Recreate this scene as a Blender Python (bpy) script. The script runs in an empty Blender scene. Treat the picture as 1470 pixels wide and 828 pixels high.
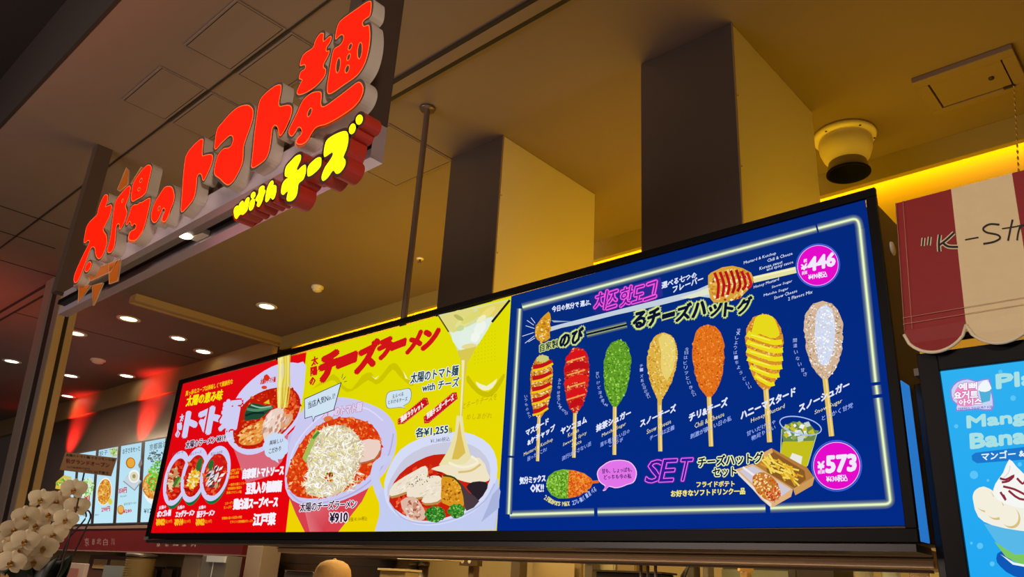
import bpy, bmesh, math, random
import numpy as np
from mathutils import Vector, Matrix
from mathutils.geometry import tessellate_polygon
random.seed(7)
S = bpy.context.scene
COL = S.collection

# ------------------------------------------------------------------ camera
EYE = 1.65
YAW, PITCH, ROLL, FOC = -0.76127045, 0.36958735, 0.06135273, 1119.142
PW, PH, CX, CY = 1470, 828, 735.0, 414.0
_f = Vector((math.sin(YAW) * math.cos(PITCH), math.cos(YAW) * math.cos(PITCH), math.sin(PITCH)))
_r0 = Vector((math.cos(YAW), -math.sin(YAW), 0))
_u0 = _r0.cross(_f)
_r = math.cos(ROLL) * _r0 + math.sin(ROLL) * _u0
_u = -math.sin(ROLL) * _r0 + math.cos(ROLL) * _u0
CAM = Vector((0, 0, EYE))
cd = bpy.data.cameras.new('camera')
cam = bpy.data.objects.new('camera', cd)
COL.objects.link(cam)
m = Matrix.Identity(4)
for i in range(3):
    m[i][0], m[i][1], m[i][2], m[i][3] = _r[i], _u[i], -_f[i], CAM[i]
cam.matrix_world = m
cd.sensor_width = 36
cd.lens = 36 * FOC / PW
cd.clip_start, cd.clip_end = 0.05, 100
S.camera = cam

# ------------------------------------------------------------------ light, exposure
S.view_settings.view_transform = 'Standard'
S.view_settings.look = 'None'
S.view_settings.gamma = 1
S.view_settings.use_curve_mapping = False
S.view_settings.exposure = 0.0
w = bpy.data.worlds.new('mall_ambient')
S.world = w
w.use_nodes = True
w.node_tree.nodes['Background'].inputs[0].default_value = (1.0, 0.74, 0.66, 1)
w.node_tree.nodes['Background'].inputs[1].default_value = 0.055


def lamp(name, kind, loc, target, power, color, **kw):
    ld = bpy.data.lights.new(name, kind)
    ld.energy = power
    ld.color = color
    for k, v in kw.items():
        setattr(ld, k, v)
    o = bpy.data.objects.new(name, ld)
    COL.objects.link(o)
    o.location = loc
    o.rotation_euler = (Vector(target) - Vector(loc)).to_track_quat('-Z', 'Y').to_euler()
    return o


HC = EYE + 2.434          # ceiling height
# warm yellow cove strip behind the valance, and the yellow up-light over the kitchen
lamp('cove_light_lamp', 'AREA', (-3.1, 4.256, 4.03), (-3.1, 4.36, 3.86), 26, (1.0, 0.53, 0.002),
     shape='RECTANGLE', size=8.4, size_y=0.02)
lamp('kitchen_uplight_lamp', 'AREA', (-2.7, 3.4, 2.4), (-2.7, 3.42, 4.0), 70, (1.0, 0.575, 0.0),
     shape='RECTANGLE', size=4.6, size_y=1.0)
# kitchen ceiling strip under the up-light, lights the kitchen wall and counter
lamp('kitchen_lamp', 'AREA', (-3.6, 3.3, 2.45), (-3.6, 3.7, 0.0), 60, (1.0, 0.75, 0.36),
     shape='RECTANGLE', size=6.0, size_y=0.3)
# the neighbouring shop's counter light
lamp('neighbour_counter_lamp', 'AREA', (-10.2, 3.3, 3.4), (-10.2, 4.1, 1.6), 70, (1.0, 0.78, 0.52),
     shape='RECTANGLE', size=4.5, size_y=0.3)
# concourse downlights behind the viewer
lamp('concourse_lamp', 'AREA', (-3.6, -2.4, 2.9), (-3.4, 1.4, 2.7), 105, (1.0, 0.78, 0.68),
     shape='RECTANGLE', size=3.0, size_y=1.5)
# unseen fill light, added low in front to brighten the hood
lamp('hood_fill_lamp', 'AREA', (-2.4, 1.55, 1.05), (-2.4, 2.5, 1.75), 9, (1.0, 0.76, 0.52), shape='RECTANGLE', size=3.4, size_y=0.15)
# unseen spot added to brighten the neighbouring shop's awning
lamp('awning_fill_lamp', 'SPOT', (0.2, -0.6, 3.5), (-0.25, 2.2, 2.55), 125, (1.0, 0.82, 0.62),
     spot_size=math.radians(34), spot_blend=0.8, shadow_soft_size=0.06)
# unseen spot added to light the sides of the sign letters
lamp('sign_fill_lamp', 'SPOT', (0.8, -0.5, 2.9), (-2.9, 1.15, 3.3), 150, (1.0, 0.84, 0.72),
     spot_size=math.radians(44), spot_blend=0.7, shadow_soft_size=0.25)
# red uplights on the glossy wall of the neighbouring shop
for (x, p) in ((-15.2, 8.0), (-13.2, 9.0), (-10.65, 11)):
    lamp('red_uplight_lamp', 'SPOT', (x, 3.93, 3.18), (x + 0.1, 4.24, 3.52), p * 22, (1.0, 0.03, 0.02),
         spot_size=math.radians(84), spot_blend=1.0, shadow_soft_size=0.06)
lamp('red_ceiling_fill_lamp', 'SPOT', (-8.9, 1.0, 2.7), (-9.0, 1.7, 4.1), 75, (1.0, 0.13, 0.08),  # unseen red fill added to tint the far-left ceiling
     spot_size=math.radians(130), spot_blend=1.0, shadow_soft_size=0.4)


# ------------------------------------------------------------------ unprojection onto real planes
def ray(x, y):
    return _r * ((x - CX) / FOC) - _u * ((y - CY) / FOC) + _f


def onY(x, y, Y):
    d = ray(x, y)
    return CAM + d * (Y / d.y)


def onZ(x, y, Z):
    d = ray(x, y)
    return CAM + d * ((Z - EYE) / d.z)


def onPlane(x, y, p, n):
    d = ray(x, y)
    return CAM + d * ((Vector(p) - CAM).dot(n) / d.dot(n))


# ------------------------------------------------------------------ materials
def lin(h):
    if isinstance(h, tuple):
        return h[:3]
    h = h.lstrip('#')
    c = [int(h[i:i + 2], 16) / 255 for i in (0, 2, 4)]
    return tuple(v / 12.92 if v <= 0.04045 else ((v + 0.055) / 1.055) ** 2.4 for v in c)


MATS = {}


def mat(name, color, rough=0.6, metal=0.0, emit=None, strength=1.0, noise=0.0, nscale=8.0, bump=0.0, alpha=1.0,
        trans=0.0, stretch=None, spec=0.5):
    if name in MATS:
        return MATS[name]
    mt = bpy.data.materials.new(name)
    mt.use_nodes = True
    nt = mt.node_tree
    b = nt.nodes['Principled BSDF']
    c = lin(color)
    b.inputs['Base Color'].default_value = (*c, 1)
    b.inputs['Roughness'].default_value = rough
    b.inputs['Metallic'].default_value = metal
    b.inputs['Alpha'].default_value = alpha
    b.inputs['Transmission Weight'].default_value = trans
    b.inputs['Specular IOR Level'].default_value = spec
    if emit:
        b.inputs['Emission Color'].default_value = (*lin(emit), 1)
        b.inputs['Emission Strength'].default_value = strength
    if noise or bump:
        tc = nt.nodes.new('ShaderNodeTexCoord')
        mp = nt.nodes.new('ShaderNodeMapping')
        if stretch:
            mp.inputs['Scale'].default_value = stretch
        nz = nt.nodes.new('ShaderNodeTexNoise')
        nz.inputs['Scale'].default_value = nscale
        nz.inputs['Detail'].default_value = 4
        nt.links.new(tc.outputs['Object'], mp.inputs[0])
        nt.links.new(mp.outputs[0], nz.inputs['Vector'])
        if noise:
            mx = nt.nodes.new('ShaderNodeMix')
            mx.data_type = 'RGBA'
            mx.inputs[6].default_value = (*[v * (1 - noise) for v in c], 1)
            mx.inputs[7].default_value = (*[min(1, v * (1 + noise)) for v in c], 1)
            nt.links.new(nz.outputs[0], mx.inputs[0])
            nt.links.new(mx.outputs[2], b.inputs['Base Color'])
        if bump:
            bp = nt.nodes.new('ShaderNodeBump')
            bp.inputs['Strength'].default_value = bump
            bp.inputs['Distance'].default_value = 0.01
            nt.links.new(nz.outputs[0], bp.inputs['Height'])
            nt.links.new(bp.outputs[0], b.inputs['Normal'])
    MATS[name] = mt
    return mt


def screen_mat(name, sampling, strength=1.0):
    mt = bpy.data.materials.new(name)
    mt.use_nodes = True
    nt = mt.node_tree
    nt.nodes.clear()
    at = nt.nodes.new('ShaderNodeAttribute')
    at.attribute_name = 'col'
    em = nt.nodes.new('ShaderNodeEmission')
    em.inputs[1].default_value = strength
    out = nt.nodes.new('ShaderNodeOutputMaterial')
    nt.links.new(at.outputs['Color'], em.inputs[0])
    nt.links.new(em.outputs[0], out.inputs[0])
    mt.cycles.emission_sampling = sampling
    return mt


SCREEN = screen_mat('lit_screen', 'FRONT_BACK')
PICT = screen_mat('lit_screen_picture', 'NONE')


def print_mat():
    mt = bpy.data.materials.new('printed_ink')
    mt.use_nodes = True
    nt = mt.node_tree
    at = nt.nodes.new('ShaderNodeAttribute')
    at.attribute_name = 'col'
    nt.links.new(at.outputs['Color'], nt.nodes['Principled BSDF'].inputs['Base Color'])
    nt.nodes['Principled BSDF'].inputs['Roughness'].default_value = 0.6
    return mt


INK = print_mat()


# ------------------------------------------------------------------ object helpers
def link(name, me, mt=None, parent=None):
    o = bpy.data.objects.new(name, me)
    COL.objects.link(o)
    if mt is not None:
        for x in (mt if isinstance(mt, (list, tuple)) else [mt]):
            me.materials.append(x)
    if parent is not None:
        o.parent = parent
    return o


def tag(o, label=None, cat=None, group=None, kind=None):
    if label: o['label'] = label
    if cat: o['category'] = cat
    if group: o['group'] = group
    if kind: o['kind'] = kind
    return o


def thing(name, label, cat, loc=(0, 0, 0), group=None):
    o = bpy.data.objects.new(name, None)
    COL.objects.link(o)
    o.location = loc
    o.empty_display_size = 0.1
    return tag(o, label, cat, group)


def local(o):
    """world origin of a thing (only ever translated)"""
    v = Vector(o.location)
    while o.parent:
        o = o.parent
        v += Vector(o.location)
    return v


class MB:
    """collects world-space geometry, links it as ONE mesh object"""

    def __init__(s):
        s.v, s.f, s.mi, s.sm = [], [], [], []

    def face(s, pts, mi=0, smooth=False):
        n = len(s.v)
        s.v += [Vector(p) for p in pts]
        s.f.append(list(range(n, n + len(pts))))
        s.mi.append(mi); s.sm.append(smooth)

    def mesh(s, vs, fs, mi=0, smooth=False):
        n = len(s.v)
        s.v += [Vector(p) for p in vs]
        for f in fs:
            s.f.append([i + n for i in f]); s.mi.append(mi); s.sm.append(smooth)

    def box(s, a, b, mi=0):
        (x0, y0, z0), (x1, y1, z1) = [min(p, q) for p, q in zip(a, b)], [max(p, q) for p, q in zip(a, b)]
        vs = [(x0, y0, z0), (x1, y0, z0), (x1, y1, z0), (x0, y1, z0), (x0, y0, z1), (x1, y0, z1), (x1, y1, z1), (x0, y1, z1)]
        s.mesh(vs, [(3, 2, 1, 0), (4, 5, 6, 7), (0, 1, 5, 4), (1, 2, 6, 5), (2, 3, 7, 6), (3, 0, 4, 7)], mi)

    def hexa(s, bot, top, mi=0):
        s.mesh(list(bot) + list(top), [(3, 2, 1, 0), (4, 5, 6, 7), (0, 1, 5, 4), (1, 2, 6, 5), (2, 3, 7, 6), (3, 0, 4, 7)], mi)

    def lathe(s, c, prof, n=32, axis=(0, 0, 1), mi=0, smooth=True, cap=False):
        q = Vector((0, 0, 1)).rotation_difference(Vector(axis))
        vs = []
        for (r, h) in prof:
            for k in range(n):
                a = 2 * math.pi * k / n
                vs.append(Vector(c) + q @ Vector((r * math.cos(a), r * math.sin(a), h)))
        fs = []
        for i in range(len(prof) - 1):
            for k in range(n):
                fs.append((i * n + k, i * n + (k + 1) % n, (i + 1) * n + (k + 1) % n, (i + 1) * n + k))
        if cap:
            fs.append(tuple(range(n))[::-1])
            fs.append(tuple((len(prof) - 1) * n + k for k in range(n)))
        s.mesh(vs, fs, mi, smooth)

    def tube(s, pts, r, n=8, mi=0, radii=None):
        pts = [Vector(p) for p in pts]
        rings = []
        up = Vector((0.13, 0.27, 0.95))
        for i, p in enumerate(pts):
            t = (pts[min(i + 1, len(pts) - 1)] - pts[max(i - 1, 0)]).normalized()
            a = t.cross(up)
            if a.length < 1e-3: a = t.cross(Vector((1, 0, 0)))
            a.normalize(); b = t.cross(a)
            rr = radii[i] if radii else r
            rings.append([p + a * rr * math.cos(2 * math.pi * k / n) + b * rr * math.sin(2 * math.pi * k / n) for k in range(n)])
        vs = [v for g in rings for v in g]
        fs = []
        for i in range(len(pts) - 1):
            for k in range(n):
                fs.append((i * n + k, (i + 1) * n + k, (i + 1) * n + (k + 1) % n, i * n + (k + 1) % n))
        fs.append(tuple(range(n))); fs.append(tuple((len(pts) - 1) * n + k for k in range(n))[::-1])
        s.mesh(vs, fs, mi, True)

    def build(s, name, mt, parent=None, bevel=0.0):
        org = local(parent) if parent is not None else Vector((0, 0, 0))
        me = bpy.data.meshes.new(name)
        me.from_pydata([v - org for v in s.v], [], s.f)
        me.validate()
        o = link(name, me, mt, parent)
        if len(me.polygons) == len(s.mi):
            me.polygons.foreach_set('material_index', s.mi)
            me.polygons.foreach_set('use_smooth', s.sm)
        me.update()
        if bevel:
            b = o.modifiers.new('bevel', 'BEVEL')
            b.width = bevel; b.segments = 2; b.limit_method = 'ANGLE'
        return o


def struct(o):
    o['kind'] = 'structure'
    return o


# ------------------------------------------------------------------ 2D drawing on a lit or printed panel
def smooth_loop(p, n=3, closed=True):
    out = []
    N = len(p)
    for i in range(N if closed else N - 1):
        p0, p1, p2, p3 = [p[(i + k) % N] if closed else p[max(0, min(N - 1, i + k))] for k in (-1, 0, 1, 2)]
        for k in range(n):
            t = k / n
            out.append(tuple(0.5 * (2 * b + (c - a) * t + (2 * a - 5 * b + 4 * c - d) * t * t + (3 * b - a - 3 * c + d) * t ** 3)
                             for a, b, c, d in zip(p0, p1, p2, p3)))
    if not closed: out.append(p[-1])
    return out


def Z(ox, oy, s):
    return lambda *p: [(ox + x / s, oy + y / s) for x, y in p]


_TX = {}


def text_mesh(body, res):
    key = (body, res)
    if key in _TX: return _TX[key]
    c = bpy.data.curves.new('tmp', 'FONT')
    c.body = body
    c.size = 1.0
    c.resolution_u = res
    o = bpy.data.objects.new('tmp', c)
    COL.objects.link(o)
    bpy.context.view_layer.update()
    dg = bpy.context.evaluated_depsgraph_get()
    me = bpy.data.meshes.new_from_object(o.evaluated_get(dg))
    vs = np.array([(v.co.x, v.co.y) for v in me.vertices])
    fs = [tuple(p.vertices) for p in me.polygons]
    bpy.data.meshes.remove(me)
    bpy.data.objects.remove(o); bpy.data.curves.remove(c)
    _TX[key] = ((*vs.min(0), *vs.max(0)), vs, fs)
    return _TX[key]


class Art:
    """coloured flat shapes on a plane; pixel outlines are carried onto the plane"""
    STEP = 0.000016
    cur = ''
    top = {}

    def __init__(s, to3, normal, base=0.001):
        # shapes drawn later on the same surface lie a hair in front of earlier ones
        s.key = (Art.cur,) + tuple(round(c, 3) for c in normal) + (round(to3(700, 300).y, 3),) if base else None
        s.to3, s.n, s.z = to3, Vector(normal), max(base and 0.0008, Art.top.get(s.key, 0.0)) if base else base
        s.v, s.f, s.c = [], [], []

    def _put(s, pts, faces, cols, dz=0.0):
        n0 = len(s.v)
        for (x, y) in pts:
            s.v.append(s.to3(x, y) + s.n * (s.z + dz))
        for f in faces:
            s.f.append([i + n0 for i in f])
            s.c.append([cols[i] for i in f] if isinstance(cols, list) else [cols] * len(f))

    def up(s, k=1):
        s.z += s.STEP * k

    def poly(s, pts, color, smooth=0):
        s.up()
        if smooth: pts = smooth_loop(pts, smooth)
        tri = tessellate_polygon([[Vector((x, y, 0)) for x, y in pts]])
        s._put(pts, [tuple(t) for t in tri], lin(color))

    def grad(s, pts, cols):
        s.up()
        s._put(pts, [tuple(range(len(pts)))], [lin(c) for c in cols])

    def ell(s, c, rx, ry, color, rot=0.0, n=40, wob=0.0):
        s.up()
        a = math.radians(rot)
        pts = []
        for k in range(n):
            t = 2 * math.pi * k / n
            r = 1 + wob * random.uniform(-1, 1)
            x, y = rx * r * math.cos(t), ry * r * math.sin(t)
            pts.append((c[0] + x * math.cos(a) - y * math.sin(a), c[1] + x * math.sin(a) + y * math.cos(a)))
        s._put(pts, [tuple(range(n))], lin(color))
        return pts

    def speck(s, inside, box, n, size, colors, elong=1.0, ang=None):
        s.up()
        x0, y0, x1, y1 = box
        cs = [lin(c) for c in colors]
        got = 0
        for _ in range(n * 6):
            if got >= n: break
            x, y = random.uniform(x0, x1), random.uniform(y0, y1)
            if not inside(x, y): continue
            got += 1
            a = random.uniform(0, math.pi) if ang is None else math.radians(ang) + random.uniform(-0.35, 0.35)
            sz = size * random.uniform(0.5, 1.3)
            dx, dy = math.cos(a) * sz * elong, math.sin(a) * sz * elong
            ex, ey = -math.sin(a) * sz, math.cos(a) * sz
            s._put([(x + dx, y + dy), (x + ex, y + ey), (x - dx, y - dy), (x - ex, y - ey)], [(0, 1, 2, 3)], random.choice(cs),
                   dz=s.STEP * 5 * got / n)
        s.up(5)

    def stroke(s, pts, wd, color, smooth=0, taper=None):
        s.up()
        if smooth: pts = smooth_loop(pts, smooth, False)
        L, R = [], []
        N = len(pts)
        for i in range(N):
            ax, ay = pts[max(i - 1, 0)]; bx, by = pts[min(i + 1, N - 1)]
            d = math.hypot(bx - ax, by - ay) or 1
            nx, ny = -(by - ay) / d, (bx - ax) / d
            ww = wd / 2
            if taper: ww *= taper[0] + (taper[1] - taper[0]) * i / (N - 1)
            L.append((pts[i][0] + nx * ww, pts[i][1] + ny * ww)); R.append((pts[i][0] - nx * ww, pts[i][1] - ny * ww))
        s._put(L + R, [(i, i + 1, N + i + 1, N + i) for i in range(N - 1)], lin(color))

    def glow(s, pts, wc, wg, core, halo, bg, closed=False):
        """neon line: bright core, halo fading into the panel colour"""
        s.up()
        N = len(pts)
        offs = [-wg, -wg * 0.5, -wc * 0.75, -wc * 0.35, wc * 0.35, wc * 0.75, wg * 0.5, wg]
        mixc = tuple(h * 0.35 + b * 0.65 for h, b in zip(lin(halo), lin(bg)))
        cc = [lin(bg), mixc, lin(halo), lin(core), lin(core), lin(halo), mixc, lin(bg)]
        P, C = [], []
        for i in range(N):
            ax, ay = pts[i - 1 if (closed or i) else 0]; bx, by = pts[(i + 1) % N if closed else min(i + 1, N - 1)]
            d = math.hypot(bx - ax, by - ay) or 1
            nx, ny = -(by - ay) / d, (bx - ax) / d
            for o_, c_ in zip(offs, cc):
                P.append((pts[i][0] + nx * o_, pts[i][1] + ny * o_)); C.append(c_)
        F = []
        K = len(offs)
        for i in range(N if closed else N - 1):
            j = (i + 1) % N
            for k in range(K - 1):
                F.append((i * K + k, j * K + k, j * K + k + 1, i * K + k + 1))
        s._put(P, F, C)

    def text(s, body, bl, br, h, color, bold=0.02, sk=0.0, out=None, tl=None):
        """bl, br: ends of the baseline; h: height; sk: sideways lean of the uprights; out: [(extra, colour)]"""
        bb, vs, fs = text_mesh(body, 2 if h > 11 else 1)
        w_, h_ = bb[2] - bb[0], bb[3] - bb[1]
        ux, uy = ((tl[0] - bl[0]), (tl[1] - bl[1])) if tl else (sk * h, -h)
        for extra, colr in list(out or []) + [(0.0, color)]:
            s.up()
            rad = max(0.0, bold + extra)
            shifts = [(0.0, 0.0)]
            if rad > 0.004:
                nn = 4 if h < 7 else 8
                shifts += [(rad * math.cos(2 * math.pi * k / nn + 0.4), rad * math.sin(2 * math.pi * k / nn + 0.4)) for k in range(nn)]
                if rad > 0.07:
                    shifts += [(rad * .55 * math.cos(2 * math.pi * k / 6), rad * .55 * math.sin(2 * math.pi * k / 6)) for k in range(6)]
            em = h / min(h_, 0.95) if h_ > 0.3 else math.hypot(br[0] - bl[0], br[1] - bl[1]) / w_   # em size in pixels
            a, b = (vs[:, 0] - bb[0]) / w_, (vs[:, 1] - bb[1]) / h_
            X = bl[0] + a * (br[0] - bl[0]) + b * ux
            Y = bl[1] + a * (br[1] - bl[1]) + b * uy
            for (dx, dy) in shifts:
                n0 = len(s.v)
                s.v.extend(s.to3(x, y) + s.n * s.z for x, y in zip((X + dx * em).tolist(), (Y + dy * em).tolist()))
                c_ = lin(colr)
                for f in fs:
                    s.f.append([i + n0 for i in f]); s.c.append([c_] * len(f))

    def build(s, name, mt, parent):
        if s.key: Art.top[s.key] = s.z + s.STEP
        org = local(parent)
        me = bpy.data.meshes.new(name)
        me.from_pydata([v - org for v in s.v], [], s.f)
        at = me.attributes.new('col', 'FLOAT_COLOR', 'CORNER')
        flat = []
        for c in s.c:
            for q in c: flat += [q[0], q[1], q[2], 1.0]
        at.data.foreach_set('color', flat)
        return link(name, me, mt, parent)


def in_ell(c, rx, ry, rot=0.0):
    a = math.radians(rot)

    def f(x, y):
        dx, dy = x - c[0], y - c[1]
        u, v = dx * math.cos(a) + dy * math.sin(a), -dx * math.sin(a) + dy * math.cos(a)
        return (u / rx) ** 2 + (v / ry) ** 2 < 1
    return f


def in_poly(P):
    P = smooth_loop(P, 2)

    def f(x, y):
        k = False
        for i in range(len(P)):
            (x0, y0), (x1, y1) = P[i - 1], P[i]
            if (y0 > y) != (y1 > y) and x < x0 + (y - y0) / (y1 - y0) * (x1 - x0): k = not k
        return k
    return f


def bbox(c, r):
    return (c[0] - r, c[1] - r, c[0] + r, c[1] + r)

# ================================================================== THE SETTING
M_ceil = mat('ceiling_board', '#7c6a62', 0.75, noise=0.05, nscale=3)
M_seam = mat('ceiling_seam', '#1c1512', 0.8)
M_dark = mat('dark_upper_ceiling', '#241c1a', 0.8)
M_kwall = mat('kitchen_wall_cream', '#b09a6a', 0.6, noise=0.06, nscale=2)
M_valance = mat('painted_valance', '#9a8a50', 0.55)
M_tanband = mat('tan_band', '#a98d58', 0.55)
M_brown = mat('glossy_brown_wall', '#5a4a42', 0.28)
M_steel = mat('brushed_steel', '#70665e', 0.38, metal=0.75, bump=0.05, nscale=40, stretch=(1, 1, 0.04))
M_ductside = mat('duct_side_lit', '#e2dac6', 0.5)  # duct side whitened, its lit brightness is put into the colour
M_black = mat('black_bezel', '#050506', 0.45, spec=0.12)
M_trim = mat('dark_trim', '#241a15', 0.6)
M_white = mat('white_enamel', '#e8dfcc', 0.45)

b = MB(); b.box((-18, -2.5, -0.1), (3.5, 4.7, 0)); struct(b.build('floor', mat('floor_tile', '#8d857b', 0.4, noise=0.1, nscale=1.2)))
Y_EDGE = 0.813
b = MB(); b.box((-18, Y_EDGE, HC), (3.5, 4.7, HC + 0.12)); struct(b.build('ceiling', M_ceil))
b = MB(); b.box((-18, -4.0, HC + 0.55), (3.5, Y_EDGE, HC + 0.65)); struct(b.build('ceiling_upper', M_dark))
b = MB(); b.box((-18, Y_EDGE - 0.02, HC - 0.001), (3.5, Y_EDGE - 0.001, HC + 0.549)); struct(b.build('trim_6', M_dark))
b = MB(); b.box((-18, 4.5, 0), (3.5, 4.7, HC)); struct(b.build('wall_back', M_kwall))
b = MB(); b.box((-7.41, 4.34, 2.9), (1.199, 4.499, HC - 0.001)); struct(b.build('wall_upper', M_kwall))
# valance over the kitchen, and the tan band over the neighbouring shop
ZV = EYE + 2.293
b = MB(); b.box((1.2, 0.83, 0), (1.3, 4.499, HC - 0.001)); struct(b.build('wall_light_block', M_kwall))  # unseen wall added to keep ambient light off the duct sides
b = MB(); b.box((-7.42, 4.2, ZV), (1.199, 4.24, HC - 0.001)); struct(b.build('trim_1', M_valance))
b = MB(); b.box((-18, 4.2, EYE + 2.13), (-7.56, 4.26, HC - 0.001)); struct(b.build('trim_2', M_tanband))
b = MB(); b.box((-18, 4.24, EYE + 0.43), (-7.56, 4.30, EYE + 2.129)); struct(b.build('wall_left', M_brown))
b = MB(); b.box((-7.56, 2.62, HC - 0.07), (-7.42, 4.25, HC - 0.001)); b.box((-7.53, 2.62, HC - 0.085), (-7.50, 4.25, HC - 0.07))
struct(b.build('trim_3', M_tanband))
# expansion joint across the ceiling
b = MB()
b.box((-18, 1.985, HC - 0.012), (3.5, 2.005, HC - 0.001), 1); b.box((-18, 2.005, HC - 0.014), (3.5, 2.068, HC - 0.001), 0)
b.box((-18, 2.068, HC - 0.012), (3.5, 2.095, HC - 0.001), 1)
struct(b.build('trim_4', [M_ceil, M_seam]))
b = MB()
b.box((-18, 1.418, HC - 0.003), (-1.5, 1.43, HC - 0.001), 0)
for (x, y0, y1) in ((-6.37, 1.0, 1.75), (-6.90, 1.0, 1.72), (-7.62, 1.2, 1.98), (-9.2, 2.1, 4.2), (-9.0, 1.0, 1.9)):
    b.box((x - 0.006, y0, HC - 0.003), (x + 0.006, y1, HC - 0.001), 0)
struct(b.build('trim_5', M_seam))

# ------------------------------------------------------------------ ceiling hatches
def hatch(x0, x1, y0, y1, label, gap=0.011, fr=0.028, group=None, mats=(M_ceil, M_ceil)):
    t = thing('ceiling_hatch', label, 'hatch', ((x0 + x1) / 2, (y0 + y1) / 2, HC - 0.001), group)
    f = MB()
    z0, z1 = HC - 0.006, HC - 0.001
    f.box((x0, y0, z0), (x1, y0 + fr, z1)); f.box((x0, y1 - fr, z0), (x1, y1, z1))
    f.box((x0, y0 + fr, z0), (x0 + fr, y1 - fr, z1)); f.box((x1 - fr, y0 + fr, z0), (x1, y1 - fr, z1))
    f.build('frame', mats[0], t)
    g = MB(); g.box((x0 + fr, y0 + fr, HC - 0.0025), (x1 - fr, y1 - fr, HC - 0.001)); g.build('gap_seal', M_seam, t)
    q = MB(); k = fr + gap; q.box((x0 + k, y0 + k, HC - 0.0055), (x1 - k, y1 - k, HC - 0.0027)); q.build('panel', mats[1], t)
    return t


GH = 'ceiling access hatches'
hatch(-4.20, -3.71, 1.155, 1.41, 'square ceiling access hatch above the glowing sun kanji of the red sign', 0.005, 0.009, GH)
hatch(-3.45, -2.93, 1.15, 1.41, 'square ceiling access hatch at the top edge, left of the tall noodle kanji', 0.005, 0.009, GH)
hatch(-4.20, -3.71, 1.438, 1.68, 'ceiling access hatch just behind the middle letters of the red sign', 0.005, 0.009, GH)
hatch(-3.45, -2.93, 1.438, 1.68, 'ceiling access hatch behind the noodle kanji of the red sign', 0.005, 0.009, GH)
hatch(-3.72, -3.17, 2.235, 2.745, 'yellow-lit ceiling access hatch left of the shorter steel duct', 0.005, 0.009, GH)
t = thing('ceiling_hatch', 'framed ceiling access hatch with pull cord over the striped awning', 'hatch', (-0.59, 3.74, HC))
x0, x1, y0, y1 = -0.80, -0.375, 3.56, 3.915
f = MB(); z0, z1 = HC - 0.03, HC - 0.001
f.box((x0, y0, z0), (x1, y0 + .06, z1)); f.box((x0, y1 - .05, z0), (x1, y1, z1))
f.box((x0, y0 + .06, z0), (x0 + .055, y1 - .05, z1)); f.box((x1 - .055, y0 + .06, z0), (x1, y1 - .05, z1))
f.build('frame', M_ceil, t, 0.003)
q = MB(); q.box((x0 + .062, y0 + .061, HC - 0.026), (x1 - .062, y1 - .057, HC - 0.004)); q.build('panel', M_ceil, t)
q = MB(); q.lathe((-0.50, 3.74, HC - 0.035), [(0.001, 0), (0.012, 0.001), (0.012, 0.01)], 12); q.build('latch', M_trim, t)
q = MB(); q.box((x1 - .10, y1 - .062, HC - 0.036), (x1 - .05, y1 - .048, HC - 0.024)); q.build('hook', M_trim, t)
q = MB(); pts = [Vector((-0.432, 3.86, HC - 0.03)) + Vector((-0.004 * k, 0.004 * k, -0.03 * k)) for k in range(24)]
for p_ in pts: q.lathe(p_, [(0.0008, -0.016), (0.0045, -0.008), (0.0045, 0.0), (0.0008, 0.011)], 6)
q.build('pull_cord', mat('bead_chain', '#b8a06a', 0.4, metal=0.5), t)

# ------------------------------------------------------------------ ventilation ducts
def duct(name, label, x0, x1, y0, y1, z0):
    t = thing(name, label, 'duct', ((x0 + x1) / 2, (y0 + y1) / 2, z0))
    q = MB(); q.box((x0, y0 + 0.004, z0), (x1 - 0.004, y1, HC - 0.002)); q.build('casing', M_ductside, t)
    q = MB(); q.box((x0 - 0.001, y0, z0), (x1, y0 + 0.0035, HC - 0.004)); q.build('front_panel', M_steel, t)
    q = MB()
    q.box((x1 - 0.003, y0 - 0.002, z0), (x1 + 0.002, y0 + 0.006, HC - 0.003))
    for zz in (z0 + 0.5, z0 + 0.9, z0 + 1.25):
        q.lathe((x1 + 0.001, y0 + 0.015, zz), [(0.001, 0.004), (0.004, 0.003), (0.005, 0)], 8, axis=(1, 0, 0))
    q.build('corner_seam', mat('bare_edge', '#b9a888', 0.35, metal=0.8), t)
    return t


duct('exhaust_duct', 'square steel exhaust duct behind the yellow noodle menu panel', -3.17, -2.735, 2.722, 3.60, 2.45)
duct('exhaust_duct', 'large square steel exhaust duct rising behind the blue corn dog menu panel', -1.762, -1.28, 2.665, 3.545, 2.45)

# round spot air outlet
c = Vector((-1.235, 3.86, HC))
t = thing('air_outlet', 'white round spot air outlet under the ceiling beside the large steel duct', 'air vent', c)
q = MB(); q.lathe(c, [(0.075, -0.001), (0.158, -0.001), (0.163, -0.012), (0.158, -0.03), (0.13, -0.034)], 40); q.build('flange', M_white, t)
q = MB(); q.lathe(c, [(0.13, -0.03), (0.138, -0.06), (0.134, -0.10), (0.118, -0.145), (0.098, -0.175), (0.096, -0.178)], 40); q.build('bowl', M_white, t)
q = MB(); q.lathe(c, [(0.096, -0.176), (0.102, -0.20), (0.104, -0.232)], 40); q.build('swivel_ring', mat('grey_plastic', '#8d8578', 0.5), t)
q = MB(); q.lathe(c, [(0.104, -0.232), (0.112, -0.235), (0.112, -0.243), (0.100, -0.243), (0.090, -0.20), (0.001, -0.17)], 40); q.build('nozzle', mat('nozzle_black', '#040404', 0.8, spec=0.1), t)
for a in (0.5, 1.9, 4.4, 5.6):
    q = MB(); q.lathe(c + Vector((0.15 * math.cos(a), 0.15 * math.sin(a), -0.032)), [(0.001, -0.003), (0.006, -0.002), (0.006, 0)], 8); q.build('screw', M_trim, t)

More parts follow.
